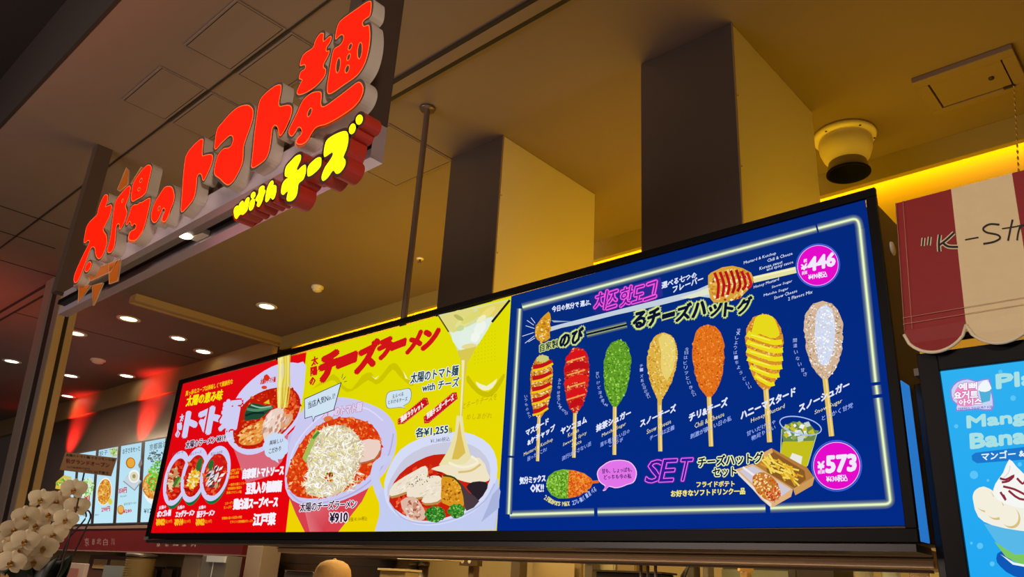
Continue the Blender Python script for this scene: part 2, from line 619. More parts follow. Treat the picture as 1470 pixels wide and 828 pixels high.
# ------------------------------------------------------------------ downlights, detectors
def downlight(px, py, label, r=0.062, strength=9.0, col='#fff0d8', ring=True, parent_group='recessed ceiling downlights'):
    p = onZ(px, py, HC)
    t = thing('downlight', label, 'ceiling light', (p.x, p.y, HC), parent_group)
    q = MB(); q.lathe((p.x, p.y, HC), [(r * 0.95, -0.002), (r * 1.35, -0.002), (r * 1.35, -0.007), (r * 0.95, -0.010), (r * 0.92, -0.004)], 28)
    q.build('trim_ring', M_white, t)
    q = MB(); q.lathe((p.x, p.y, HC), [(0.001, -0.004), (r * 0.95, -0.0045), (r * 0.95, -0.002)], 28)
    q.build('lens', mat('lamp_lens_%d' % int(strength), '#ffffff', 0.5, emit=col, strength=strength), t)


downlight(383, 439, 'bright ceiling downlight nearest the rod of the menu board', 0.075)
downlight(292, 504, 'bright ceiling downlight above the top left corner of the red menu panel', 0.085)
downlight(256, 485, 'ceiling downlight farther left in the row of the bright one by the rod', 0.075)
downlight(185, 457, 'dim round ceiling downlight just below the gold beam end', 0.09, 4.0, '#ffe6b0')
downlight(109, 478, 'dim ceiling downlight right beside the tan pillar', 0.09, 4.0, '#ffe6b0')
downlight(182, 539, 'ceiling downlight in front of the red-lit wall', 0.085)
downlight(102, 539, 'ceiling downlight just right of the pillar, upper one of two close together', 0.085, 7.0)
downlight(97, 568, 'ceiling downlight just right of the pillar, lower one of two close together', 0.085, 7.0)
downlight(17, 518, 'single ceiling downlight left of the pillar at the frame edge', 0.085, 7.0, '#ffd9b8')


def detector(px, py, label, r=0.05, name='smoke_detector'):
    p = onZ(px, py, HC)
    t = thing(name, label, 'smoke detector', (p.x, p.y, HC))
    q = MB(); q.lathe((p.x, p.y, HC), [(r, -0.001), (r, -0.018), (r * 0.8, -0.026)], 24); q.build('base', M_white, t)
    q = MB(); q.lathe((p.x, p.y, HC), [(r * 0.8, -0.026), (r * 0.72, -0.042), (r * 0.4, -0.052), (0.001, -0.054)], 24); q.build('sensor_head', M_white, t)


detector(456, 411, 'small white smoke detector on the yellow-lit ceiling left of the hanging rod', 0.055)
detector(141, 516, 'round smoke detector between the downlights in front of the red-lit wall', 0.09)
detector(94, 491, 'small white detector on the ceiling half hidden by the pillar', 0.05)
p = onZ(603, 371, HC)
t = thing('sprinkler_head', 'small sprinkler head on the ceiling right of the hanging rod', 'sprinkler', (p.x, p.y, HC))
q = MB(); q.lathe((p.x, p.y, HC), [(0.030, -0.001), (0.030, -0.006), (0.012, -0.012)], 16); q.build('escutcheon', M_white, t)
q = MB(); q.lathe((p.x, p.y, HC), [(0.006, -0.010), (0.006, -0.03), (0.016, -0.033), (0.001, -0.036)], 12); q.build('deflector', M_steel, t)

# ------------------------------------------------------------------ pillar
t = thing('shopfront_pillar', 'tall grey and tan striped shopfront pillar at the left edge', 'pillar', (-7.6, 2.05, 0))
LEAN = 0.055


def leanbox(mb, x0, x1, y0, y1, z1=HC - 0.002):
    k = LEAN * (z1 - 3.3); k0 = LEAN * (-3.3)
    bot = [(x0, y0 - k0, 0), (x1, y0 - k0, 0), (x1, y1 - k0, 0), (x0, y1 - k0, 0)]
    top = [(x0, y0 - k, z1), (x1, y0 - k, z1), (x1, y1 - k, z1), (x0, y1 - k, z1)]
    mb.hexa(bot, top)


M_pgrey = mat('pillar_grey', '#8a7d72', 0.5); M_ptan = mat('pillar_tan', '#b39660', 0.5)
q = MB(); leanbox(q, -7.84, -7.36, 2.02, 2.165); q.build('core', M_trim, t)
q = MB(); leanbox(q, -7.84, -7.635, 2.005, 2.02); leanbox(q, -7.455, -7.352, 2.005, 2.02); q.build('front_cladding', M_pgrey, t)
q = MB(); leanbox(q, -7.36, -7.34, 2.012, 2.072); q.build('side_fin', M_ptan, t)
q = MB(); leanbox(q, -7.36, -7.345, 2.11, 2.165, EYE + 2.2); q.build('side_fin', M_ptan, t)

# ================================================================== SHOP SIGN
SY0, SY1 = 1.18, 1.356            # front and rear of the sign frame
SZ = EYE + 1.319
M_sframe = mat('sign_frame_dark', '#5b4c42', 0.4, metal=0.4)
M_mirror = mat('polished_steel', '#d8ccd8', 0.25, metal=0.6)
M_letter = mat('letter_return', '#dccdba', 0.45)
M_lip = mat('letter_lip', '#4c423a', 0.6)
M_redlit = mat('red_lit_acrylic', '#c01000', 0.35, emit=(1.0, 0.0018, 0.0), strength=5.0)
M_rim = mat('orange_lit_rim', '#ff5a14', 0.4, emit='#ff6420', strength=1.3)
M_yellit = mat('yellow_lit_acrylic', '#d8d000', 0.35, emit=(1.0, 0.95, 0.0), strength=1.15)
M_maroon = mat('maroon_return', '#c83a28', 0.35)
M_darkrim = mat('maroon_cap', '#3c1608', 0.5)
M_flame = mat('orange_acrylic', '#d8731a', 0.25, alpha=0.72)
M_edge = mat('acrylic_edge', '#d8b48a', 0.3)

sign = thing('shop_sign', 'hanging shop sign with red glowing Japanese letters on a dark metal frame', 'shop sign', (-3.4, 1.27, SZ))
q = MB(); q.box((-2.005, SY0, SZ + 0.142), (-1.931, SY1, HC - 0.002)); q.build('post', M_sframe, sign)
q = MB(); q.box((-4.90, SY1 - 0.09, SZ + 0.142), (-4.82, SY1, HC - 0.002)); q.build('post', M_sframe, sign)
q = MB()
q.box((-4.22, SY0, SZ), (-1.931, SY0 + 0.036, SZ + 0.09)); q.build('front_flange', M_mirror, sign)
q = MB(); q.box((-4.80, SY1 - 0.052, SZ), (-1.931, SY1, SZ + 0.14)); q.build('rear_flange', M_mirror, sign)
q = MB(); q.box((-4.30, SY0 + 0.037, SZ + 0.016), (-1.931, SY0 + 0.085, SZ + 0.05)); q.build('soffit_plate', mat('soffit_grey', '#8b8682', 0.35, metal=0.4), sign)
q = MB(); q.box((-4.72, SY0 + 0.086, SZ + 0.035), (-1.931, SY1 - 0.053, SZ + 0.06)); q.build('cable_channel', M_black, sign)
q = MB(); q.box((-4.24, SY0 + 0.02, SZ + 0.10), (-2.006, SY0 + 0.05, SZ + 0.14))
q.build('mounting_rail', M_sframe, sign)
q = MB(); q.box((-3.14, SY0 + 0.088, SZ + 0.012), (-3.03, SY1 - 0.055, SZ + 0.034)); q.build('junction_box', M_white, sign)
p = onZ(265, 343, SZ)
q = MB(); q.lathe((p.x, p.y, SZ + 0.015), [(0.001, -0.006), (0.026, -0.005), (0.03, 0.0)], 24)  # downlight's reflection in the polished underside, put in as a glowing disc
q.build('lamp_reflection', mat('lamp_reflection_glow', '#ffffff', 0.4, emit='#fff2dc', strength=6), sign)
for x in (-4.20, -3.62, -2.55):
    q = MB(); q.box((x, SY0 + 0.01, SZ + 0.141), (x + 0.06, SY0 + 0.05, SZ + 0.30)); q.build('bracket', M_white, sign)

YF = 1.133                         # front of the channel letters
signto = lambda y: (lambda px, py: onY(px, py, y))


def offset_loop(P, d):
    """grow a closed loop of 3D points (in an XZ plane) outward by d"""
    A = sum(P[i].x * P[(i + 1) % len(P)].z - P[(i + 1) % len(P)].x * P[i].z for i in range(len(P)))
    sg = 1 if A > 0 else -1
    out = []
    N = len(P)
    for i in range(N):
        a, b_ = P[i - 1], P[(i + 1) % N]
        tx, tz = b_.x - a.x, b_.z - a.z
        l = math.hypot(tx, tz) or 1
        out.append(Vector((P[i].x + sg * tz / l * d, P[i].y, P[i].z - sg * tx / l * d)))
    return out


def channel_letter(name, label, loops, holes=(), yf=YF, depth=0.047, rim=0.0028, lip=0.013, mats=None, parent=sign):
    """channel letter: return (body), orange rim, lit face with counters"""
    mret, mcap, mrim, mface = mats or (M_letter, M_lip, M_rim, M_redlit)
    body, rimm, face = MB(), MB(), MB()
    for li, lp in enumerate(loops):
        sm = smooth_loop(lp, 3)
        P = [onY(x, y, yf) for x, y in sm]
        O = offset_loop(P, lip)
        tri = tessellate_polygon([[Vector((v.x, v.z, 0)) for v in O]])
        body.mesh(O, [tuple(x) for x in tri], 1)
        back = [Vector((v.x, yf + depth, v.z)) for v in O]
        n = len(O)
        body.mesh(O + back, [(i, (i + 1) % n, n + (i + 1) % n, n + i) for i in range(n)], 0)
        body.mesh(back, [tuple(reversed(x)) for x in tri], 0)
        hs = [[onY(x, y, yf) for x, y in h] for (k, h) in holes if k == li]
        for (mb, off, dy) in ((rimm, rim, -0.0003), (face, 0.0, -0.0006)):
            Q = offset_loop(P, off) if off else P
            polys = [[Vector((v.x, v.z, 0)) for v in Q]]
            flat = list(Q)
            for h in hs:
                hh = offset_loop(h, -off) if off else h
                polys.append([Vector((v.x, v.z, 0)) for v in hh]); flat += hh
            tri2 = tessellate_polygon(polys)
            mb.mesh([Vector((v.x, yf + dy, v.z)) for v in flat], [tuple(x) for x in tri2])
    lt = body.build('channel_letter', [mret, mcap], parent)
    if label: lt['label'] = label
    if mrim: rimm.build('lit_rim', mrim, lt)
    face.build('lit_face', mface, lt)
    return lt


def ellp(cx, cy, rx, ry, rot=0, n=14):
    a = math.radians(rot)
    return [(cx + rx * math.cos(t) * math.cos(a) - ry * math.sin(t) * math.sin(a),
             cy + rx * math.cos(t) * math.sin(a) + ry * math.sin(t) * math.cos(a)) for t in [2 * math.pi * k / n for k in range(n)]]


C1 = Z(90, 220, 3.765); C2 = Z(140, 220, 5.917); C3 = Z(200, 220, 5.917); C4 = Z(250, 190, 5.917)
C5 = Z(300, 130, 5.917); C6 = Z(350, 100, 5.917); C7 = Z(420, 0, 5.917); C8 = Z(410, 90, 5.917)
channel_letter('tai', 'red lit kanji at the lower left end of the sign', [
    C1((232, 225), (243, 232), (240, 262), (230, 290), (248, 284), (262, 281), (262, 305), (250, 345), (232, 380), (219, 408), (222, 425),
       (235, 445), (238, 480), (228, 520), (212, 555), (197, 568), (185, 558), (178, 535), (175, 512), (165, 503), (150, 515), (135, 555),
       (115, 610), (95, 660), (80, 690), (68, 697), (62, 685), (65, 660), (80, 620), (105, 565), (130, 515), (143, 490), (146, 472),
       (135, 470), (120, 482), (117, 470), (122, 440), (130, 400), (145, 375), (170, 350), (188, 330), (195, 300), (205, 270), (220, 238)),
    C1((148, 588), (154, 600), (146, 622), (132, 638), (122, 632), (125, 612), (138, 592))])
channel_letter('you', None, [
    C2((272, 280), (278, 295), (270, 350), (250, 405), (237, 440), (238, 465), (248, 495), (240, 545), (220, 600), (195, 640), (188, 630),
       (188, 605), (180, 593), (165, 605), (155, 640), (150, 720), (140, 790), (123, 828), (103, 841), (88, 831), (91, 798), (108, 733),
       (121, 653), (132, 560), (140, 490), (150, 430), (170, 385), (205, 340), (240, 300), (262, 282)),
    C2((435, 102), (452, 112), (455, 140), (440, 205), (425, 270), (410, 330), (375, 365), (330, 390), (305, 405), (292, 395), (290, 360),
       (298, 290), (315, 240), (345, 190), (385, 140), (415, 110)),
    C2((440, 385), (447, 395), (440, 440), (425, 510), (405, 590), (385, 650), (355, 700), (320, 735), (285, 737), (268, 725), (270, 695),
       (285, 665), (315, 650), (330, 625), (326, 602), (310, 597), (298, 612), (289, 606), (281, 578), (272, 577), (262, 592), (250, 605), (246, 590),
       (258, 555), (275, 510), (290, 460), (312, 440), (340, 438), (358, 422), (375, 420), (400, 405), (425, 390))],
    holes=[(0, C2(*ellp(213, 402, 7, 20, 15))), (1, C2(*ellp(370, 231, 9, 22, 20))), (1, C2(*ellp(353, 306, 10, 18, 20)))])
channel_letter('no', None, [
    C3((245, 283), (270, 287), (285, 310), (295, 355), (290, 410), (265, 475), (245, 530), (225, 570), (205, 578), (195, 565), (200, 535),
       (215, 500), (222, 475), (212, 462), (197, 470), (185, 500), (165, 550), (140, 582), (120, 582), (107, 560), (105, 520), (115, 470),
       (140, 410), (170, 360), (205, 305), (225, 288))], holes=[(0, C3(*ellp(168, 468, 9, 24, 15)))])
channel_letter('to', None, [
    C4((240, 60), (246, 75), (240, 130), (237, 180), (241, 203), (260, 198), (300, 190), (320, 195), (326, 215), (318, 260), (295, 320),
       (265, 385), (252, 405), (243, 395), (238, 365), (225, 348), (205, 355), (192, 385), (188, 440), (180, 500), (165, 560), (130, 610),
       (95, 650), (70, 672), (61, 660), (65, 600), (75, 450), (85, 320), (95, 240), (108, 190), (150, 130), (200, 80), (225, 62))])
channel_letter('ma', None, [
    C5((290, 130), (330, 127), (358, 145), (373, 175), (370, 230), (355, 290), (330, 360), (305, 430), (290, 490), (288, 560), (280, 620),
       (250, 690), (210, 760), (180, 790), (160, 797), (130, 780), (95, 745), (60, 720), (48, 695), (50, 660), (62, 605), (80, 550), (105, 515),
       (130, 495), (165, 490), (190, 470), (205, 435), (208, 405), (200, 382), (180, 378), (150, 400), (100, 450), (65, 490), (50, 485),
       (55, 430), (65, 360), (80, 315), (115, 275), (170, 210), (225, 160), (260, 140))])
channel_letter('to2', None, [
    C6((300, 133), (315, 140), (312, 190), (300, 250), (295, 295), (305, 315), (330, 312), (370, 305), (395, 312), (405, 335), (400, 380),
       (375, 450), (335, 530), (310, 556), (302, 540), (295, 500), (280, 472), (260, 470), (240, 500), (232, 560), (222, 640), (210, 700),
       (185, 755), (140, 795), (85, 828), (68, 820), (70, 790), (80, 700), (95, 540), (110, 430), (125, 320), (135, 280), (150, 245),
       (185, 205), (240, 160), (275, 138))])
channel_letter('men', 'large red lit noodle kanji at the upper right end of the sign', [
    C7((250, 285), (262, 292), (258, 330), (262, 355), (275, 350), (300, 325), (322, 312), (327, 325), (315, 360), (290, 395), (282, 425),
       (290, 440), (308, 435), (305, 460), (285, 500), (262, 545), (262, 575), (280, 595), (272, 640), (240, 685), (190, 735), (130, 775),
       (70, 800), (42, 792), (45, 765), (70, 710), (85, 680), (70, 668), (60, 665), (62, 640), (75, 610), (105, 590), (113, 565), (105, 545),
       (80, 552), (68, 552), (72, 520), (90, 475), (120, 445), (160, 420), (185, 390), (195, 350), (215, 315), (235, 290)),
    C7((655, 15), (665, 25), (665, 70), (655, 130), (630, 150), (600, 175), (592, 205), (605, 228), (640, 218), (650, 235), (655, 300),
       (650, 380), (635, 460), (610, 540), (570, 610), (520, 660), (440, 715), (370, 765), (320, 792), (300, 780), (300, 720), (312, 640),
       (330, 530), (345, 450), (360, 415), (400, 390), (430, 350), (438, 310), (425, 290), (400, 300), (372, 328), (368, 310), (378, 250),
       (395, 200), (420, 170), (480, 125), (560, 70), (620, 28)),
    C8((270, 250), (292, 252), (302, 270), (300, 310), (297, 350), (310, 378), (350, 365), (420, 315), (500, 255), (570, 200), (610, 172),
       (635, 175), (655, 210), (652, 260), (625, 320), (570, 380), (500, 430), (420, 480), (340, 520), (280, 535), (245, 560), (215, 605),
       (185, 655), (150, 685), (115, 690), (95, 675), (105, 645), (135, 610), (142, 580), (130, 548), (105, 548), (80, 590), (55, 620),
       (35, 605), (32, 570), (60, 510), (100, 430), (130, 360), (160, 310), (210, 268), (240, 255))],
    holes=[(1, C7(*ellp(388, 555, 20, 70, 8))), (1, C7(*ellp(572, 430, 22, 76, 6))), (1, C7(*ellp(490, 397, 16, 36, 22))),
           (1, C7(*ellp(477, 485, 15, 36, 20))), (1, C7(*ellp(465, 586, 18, 40, 18))), (2, C8(*ellp(205, 422, 17, 44, 22)))])
YM = (M_maroon, M_darkrim, None, M_yellit)
D1 = Z(320, 230, 7.525); D2 = Z(400, 160, 5.52)
kw = dict(yf=1.118, depth=0.062, lip=0.0085, mats=YM)
channel_letter('w', 'yellow lit letter w starting the small word', [D1((140, 632), (125, 605), (118, 550), (130, 510), (160, 488), (168, 500), (180, 470), (205, 440), (222, 442),
    (227, 465), (240, 440), (262, 405), (285, 402), (290, 425), (280, 480), (265, 540), (240, 572), (215, 590), (195, 585), (175, 600), (155, 628))], **kw)
channel_letter('i', None, [D1((285, 535), (283, 500), (295, 450), (315, 420), (340, 418), (347, 435), (342, 480), (325, 525), (300, 545)),
                           D1(*ellp(328, 378, 24, 38, 20))], **kw)
channel_letter('t', None, [D1((370, 495), (368, 480), (375, 450), (358, 440), (352, 420), (368, 390), (385, 355), (390, 310), (415, 280), (440, 275),
    (453, 290), (448, 315), (462, 325), (458, 350), (440, 395), (432, 430), (415, 470), (390, 505))], **kw)
channel_letter('h', None, [D1((465, 450), (458, 430), (465, 370), (480, 300), (505, 245), (530, 220), (545, 225), (548, 250), (545, 268), (570, 270),
    (580, 290), (578, 340), (565, 390), (550, 420), (535, 425), (520, 405), (510, 410), (495, 435), (475, 453))], **kw)
kw['lip'] = 0.0115
channel_letter('chi', None, [D2((165, 342), (178, 350), (175, 385), (155, 430), (145, 458), (157, 463), (185, 435), (210, 422), (218, 440), (215, 490),
    (195, 540), (165, 565), (155, 590), (150, 640), (135, 680), (110, 705), (80, 712), (65, 700), (68, 665), (75, 635), (60, 640), (40, 660),
    (22, 650), (22, 610), (35, 565), (60, 535), (80, 525), (60, 518), (50, 505), (52, 465), (65, 430), (100, 390), (135, 355))], **kw)
channel_letter('bar', None, [D2((230, 505), (228, 470), (238, 430), (275, 390), (310, 365), (335, 365), (340, 385), (335, 430), (310, 465), (270, 500), (240, 515))], **kw)
channel_letter('zu', None, [D2((360, 350), (360, 310), (372, 250), (395, 215), (450, 180), (510, 157), (540, 160), (553, 190), (552, 240), (540, 295),
    (522, 340), (515, 365), (530, 385), (530, 420), (510, 460), (480, 490), (455, 492), (440, 470), (425, 475), (405, 505), (380, 535), (355, 550),
    (342, 535), (345, 500), (370, 440), (405, 390), (430, 345), (425, 325), (400, 340), (370, 360)),
    D2(*ellp(585, 138, 25, 43, 15)), D2(*ellp(640, 65, 27, 40, 12))], **kw)
# orange acrylic flame behind the first kanji
SB = Z(90, 220, 3.765)
for lp in (SB((296, 196), (345, 78), (357, 90), (352, 170), (310, 205)), SB((365, 170), (425, 75), (440, 82), (410, 140)),
           SB((88, 715), (150, 712), (84, 805)), SB((160, 715), (218, 700), (165, 822)), SB((250, 600), (312, 572), (296, 690), (252, 706)),
           SB((130, 640), (300, 575), (260, 640), (150, 690))):
    fm, em = MB(), MB()
    F_ = [onY(x, y, 1.170) for x, y in lp]; B_ = [v + Vector((0, 0.006, 0)) for v in F_]
    n = len(F_)
    fm.face(F_); fm.face(B_[::-1])
    em.mesh(F_ + B_, [(i, (i + 1) % n, n + (i + 1) % n, n + i) for i in range(n)])
    em.tube(F_ + [F_[0]], 0.0022, 5)
    fo = fm.build('flame_panel', M_flame, sign)
    em.build('panel_edge', M_edge, fo)

# ================================================================== MENU BOARD
YD = 2.2
bx0, bx1, bz0, bz1 = -2.308 * YD, -0.287 * YD, EYE + 0.078 * YD, EYE + 0.534 * YD
board = thing('menu_board', 'long black-framed lit menu board with red, yellow and blue panels over the kitchen', 'menu board', ((bx0 + bx1) / 2, YD, bz0))
to3 = lambda px, py: onY(px, py, YD)
NRM = (0, -1, 0)
ix0, ix1, iz0, iz1 = -2.287 * YD, -0.300 * YD, EYE + 0.0935 * YD, EYE + 0.5215 * YD
q = MB()
q.box((bx0, YD - 0.012, bz0), (bx1, YD + 0.004, iz0)); q.box((bx0, YD - 0.012, iz1), (bx1, YD + 0.004, bz1))
q.box((bx0, YD - 0.012, iz0), (ix0, YD + 0.004, iz1)); q.box((ix1, YD - 0.012, iz0), (bx1, YD + 0.004, iz1))
q.build('bezel', M_black, board, 0.002)
M_side = mat('dark_side_panel', '#2c1614', 0.45)
q = MB(); q.box((bx0 + 0.004, YD + 0.005, bz0 + 0.004), (bx1 - 0.003, YD + 0.235, bz1 - 0.05)); q.build('cabinet', M_side, board)
# next screen's blue reflection on the board's side, put in as a glowing strip
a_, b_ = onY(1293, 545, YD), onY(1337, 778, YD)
q = MB(); q.box((bx1 - 0.0029, YD + 0.006, bz0 + 0.004), (bx1 + 0.001, YD + 0.075, a_.z)); q.build('blue_reflection_strip', mat('blue_reflection_strip', '#1a5fb0', 0.4, emit='#2678cc', strength=0.9), board)
q = MB(); q.lathe((bx1 - 0.003, YD + 0.095, bz1 - 0.16), [(0.001, 0.004), (0.020, 0.004), (0.022, 0.0)], 20, axis=(1, 0, 0)); q.build('oval_sticker', M_white, board)
q = MB(); q.box((bx0 + 0.01, YD - 0.005, bz0 - 0.022), (bx1 - 0.01, YD + 0.12, bz0 - 0.004)); q.build('bottom_rail', mat('dark_rail', '#14110f', 0.35), board)
q = MB(); q.box((bx0 - 0.004, YD - 0.016, bz0 - 0.006), (bx0 + 0.05, YD + 0.006, bz0 + 0.012)); q.build('corner_guard', mat('corner_metal', '#a8b0a4', 0.3, metal=0.8), board)
rt = onY(613, 163, YD + 0.07)
q = MB(); q.lathe((rt.x, YD + 0.07, bz1 - 0.002), [(0.016, 0), (0.016, HC - bz1 - 0.004)], 16)
q.lathe((rt.x, YD + 0.07, HC - 0.016), [(0.04, 0), (0.045, 0.013)], 20, cap=True); q.build('hanging_rod', mat('rod_steel', '#6e5c50', 0.35, metal=0.5), board)

RED, YEL, BLU = '#e3000c', '#e6da00', '#00247e'
# the boundary pixels of the three panels
TL, RT, RB, BL_ = (262.5, 551), (440, 505.5), (410, 766), (215, 768)
MT, MBt, TR, BR_ = (734, 425), (713, 763), (1242, 284.5), (1304, 754)


def panel(name, label, corners, cols):
    A = Art(to3, NRM, 0.0)
    A.grad(corners, cols)
    return A.build(name, SCREEN, board)


P_red = panel('lit_panel', 'red menu panel', [TL, RT, RB, BL_], ['#dc0812', '#e00a12', '#e6020a', '#e6020a'])
P_yel = panel('lit_panel', 'yellow menu panel', [RT, MT, MBt, RB], ['#dcdc00', '#e0e004', '#ecd400', '#f0d000'])
P_blu = panel('lit_panel', 'deep blue menu panel', [MT, TR, BR_, MBt], ['#062c78', '#03287c', '#022a86', '#022888'])


def art(base=0.0012):
    return Art(to3, NRM, base)


def clipx(fn):
    return fn


R1 = Z(200, 500, 5.175); R2 = Z(200, 640, 5.175); Y1 = Z(420, 430, 4.594); Y2 = Z(400, 590, 4.3235)
B1 = Z(730, 400, 5.174); B2 = Z(730, 550, 5.174); B3 = Z(980, 330, 4.87); B4 = Z(980, 430, 4.6); B5 = Z(980, 590, 4.87); B6 = Z(730, 640, 5.444)


def one(zf, x, y): return zf((x, y))[0]


# ------------------------------------------------------------------ red panel
Art.cur = 'red'
A = art()
W_ = '#cfcdf2'
bowl = R1((1240, 130), (1180, 110), (1110, 104), (1030, 118), (930, 165), (830, 240), (745, 330), (690, 430), (650, 560), (640, 640), (670, 710),
          (730, 765), (800, 790), (880, 780), (960, 740), (1050, 680), (1130, 600), (1190, 500))
A.poly(R1((655, 650), (700, 740), (745, 860), (775, 960), (800, 1000), (960, 950), (1060, 840), (1130, 640)), '#d86878', 0)
A.poly(R1((1110, 640), (1160, 590), (1160, 700), (1080, 760)), '#c4bfe8', 0)
A.poly(bowl, W_, 2)
soup = R1((1075, 288), (1140, 300), (1185, 350), (1198, 420), (1170, 510), (1100, 600), (1010, 680), (900, 735), (800, 748), (735, 725), (702, 670),
          (700, 590), (730, 490), (790, 400), (880, 335), (980, 298))
A.poly(soup, '#c01a08', 2)
sc = one(R1, 945, 520)
A.speck(in_poly(soup), bbox(sc, 56), 420, 1.7, ['#cc2a0c', '#b01606', '#d63c14', '#bc1c08', '#e06a30'], 1.5)
A.poly(R1((760, 640), (850, 560), (940, 530), (960, 600), (900, 700), (800, 720), (740, 700)), '#e08a34', 2)
A.speck(in_ell(one(R1, 840, 630), 20, 13, -35), bbox(one(R1, 840, 630), 22), 70, 2.2, ['#f2b060', '#c8551a', '#e89a40', '#f6c880'], 2.0, -30)
A.poly(R1((920, 560), (980, 460), (1080, 440), (1090, 500), (1060, 580), (990, 680), (930, 690)), '#e9cfc0', 2)
A.poly(R1((1070, 480), (1130, 470), (1140, 530), (1080, 600), (1050, 590)), '#e0a070', 2)
A.speck(in_ell(one(R1, 1010, 560), 17, 20, 30), bbox(one(R1, 1010, 560), 22), 40, 2.2, ['#f4e2d6', '#d9b6a4', '#c89078', '#f0d8cc'], 2.4, -50)
A.poly(R1((780, 530), (800, 440), (850, 405), (930, 425), (1000, 430), (960, 470), (900, 520), (840, 530)), '#1f4a34', 2)
A.stroke(R1((800, 450), (880, 460), (990, 435)), 4, '#4e8a68', 3); A.stroke(R1((790, 500), (850, 480), (930, 480)), 3, '#0f2a20', 3)
A.stroke(R1((830, 420), (900, 440), (980, 430)), 2, '#8ec2a0', 3)
A.poly(R1((925, 405), (965, 378), (970, 415)), '#d8c820')
A.speck(in_ell(one(R1, 1110, 400), 12, 16, 0), bbox(one(R1, 1110, 400), 16), 40, 2.2, ['#e4501c', '#f07838', '#c83010'], 1.5)
for k in range(13):
    x = 1034 + k * 7.2
    A.stroke(R1((x, 60 + k * -1.5), (x + random.uniform(-6, 6), 180), (x + random.uniform(-10, 6) - 6, 300), (x * 0.75 + 255 + random.uniform(-8, 8), 440)),
             1.9, random.choice(['#e8d860', '#d8c038', '#f4ec98', '#c8a820']), 3)
A.build('ramen_bowl_picture', PICT, P_red)
A = art(0.0016)
A.ell(one(R1, 945, 215), 5, 5, '#e03010', n=9, wob=0.25); A.text('太陽のトマト麺', one(R1, 900, 268), one(R1, 1012, 250), 8, '#cc3018', 0.03, 0.1)
A.ell(one(R1, 930, 290), 4, 2.5, '#e0401c')
A.build('logo_picture', PICT, P_red); A = art(0.0016)
A.text('真っ赤なスープは美味しくて健康的な', one(R1, 344, 355), one(R1, 694, 264), 7.5, '#f4c414', 0.02, 0.12)
A.text('太陽の恵み味', one(R1, 346, 432), one(R1, 612, 382), 15, '#f6e410', 0.03, 0.2)
A.build('heading_lettering', PICT, P_red)
A = art(0.0016)
for ch, y0_, y1_ in (('太', 490, 545), ('陽', 550, 610), ('の', 620, 665)):
    yy = y1_
    A.text(ch, one(R1, 305 - (yy - 540) * 0.28, yy), one(R1, 338 - (yy - 540) * 0.28, yy - 8), 10, W_, 0.04)
for ch, xa, ya, xb, yb, hh in (('ト', 330, 655, 408, 640, 34), ('マ', 428, 640, 515, 600, 30), ('ト', 505, 630, 590, 600, 36), ('麺', 596, 608, 718, 596, 42)):
    A.text(ch, one(R1, xa, ya), one(R1, xb, yb), hh, W_, 0.05 if ch == '麺' else 0.065, 0.18, out=[(0.05, '#d80812')])
A.text('太陽のラーメン ¥819', one(R1, 345, 745), one(R1, 640, 688), 10.5, '#3a0a18', 0.02, 0.12, out=[(0.07, '#e8e0f4')])
A.text('税抜(税込900円)', one(R1, 638, 700), one(R1, 690, 680), 6, '#e8d8f0', 0.01)
A.build('title_lettering', PICT, P_red)
for (cx_, cy_, rx, ry), seed in (((276, 240, 74, 205), 0), ((410, 215, 78, 205), 1), ((565, 205, 92, 205), 2)):
    A = art(0.0020 + 0.0006 * seed)
    c_ = one(R2, cx_ + 10, cy_ + 28); A.ell(c_, rx / 5.175, ry / 5.175, '#14703c', 14)
    c_ = one(R2, cx_ + 2, cy_); A.ell(c_, (rx + 14) / 5.175, (ry + 5) / 5.175, W_, 14)
    c_ = one(R2, cx_ + 2, cy_ + 8); A.ell(c_, (rx - 8) / 5.175, (ry - 45) / 5.175, '#c8180c', 14)
    r_in = in_ell(c_, (rx - 12) / 5.175, (ry - 52) / 5.175, 14)
    A.speck(r_in, bbox(c_, 32), 46, 2.4, ['#e84020', '#a01008', '#f06030', '#d82c14'], 1.6)
    if seed == 0:
        A.speck(in_ell((c_[0] - 3, c_[1]), 8, 20, 14), bbox(c_, 24), 30, 2.4, ['#e8c8a0', '#7a3a18', '#c89060'], 2.2)
        A.stroke([(c_[0] + 4, c_[1] - 4), (c_[0] - 4, c_[1] + 10)], 4, '#3f7a2c'); A.stroke([(c_[0] + 7, c_[1] - 3), (c_[0] + 1, c_[1] + 9)], 2.5, '#86b04c')
    elif seed == 1:
        A.ell((c_[0] - 1, c_[1] + 4), 8, 15, '#eab428', 20, wob=0.12); A.speck(in_ell((c_[0] - 1, c_[1] + 4), 8, 15, 20), bbox(c_, 20), 40, 1.8, ['#f8d860', '#d89a18', '#f4e8c0'], 1.8)
        A.ell((c_[0] + 7, c_[1] - 16), 4, 10, '#2f6a30', 14, wob=0.2)
    else:
        A.ell((c_[0] + 4, c_[1] - 17), 8, 8, '#d01818', wob=0.15); A.speck(in_ell((c_[0] - 2, c_[1] + 2), 12, 16, 14), bbox(c_, 22), 46, 1.9, ['#f0ece8', '#d8d0d8', '#3a3a40', '#c8a070'], 3.0, -55)
        A.ell((c_[0] - 6, c_[1] - 14), 4, 8, '#2a6a34', 14, wob=0.25)
    A.text(('おすすめの一杯', '卵とチーズ', '茄子とひき肉')[seed], one(R2, cx_ - 30, 75), one(R2, cx_ + 55, 55), 4.5, '#404060', 0.0)
    A.build('bowl_picture', PICT, P_red)
A = art(0.004)
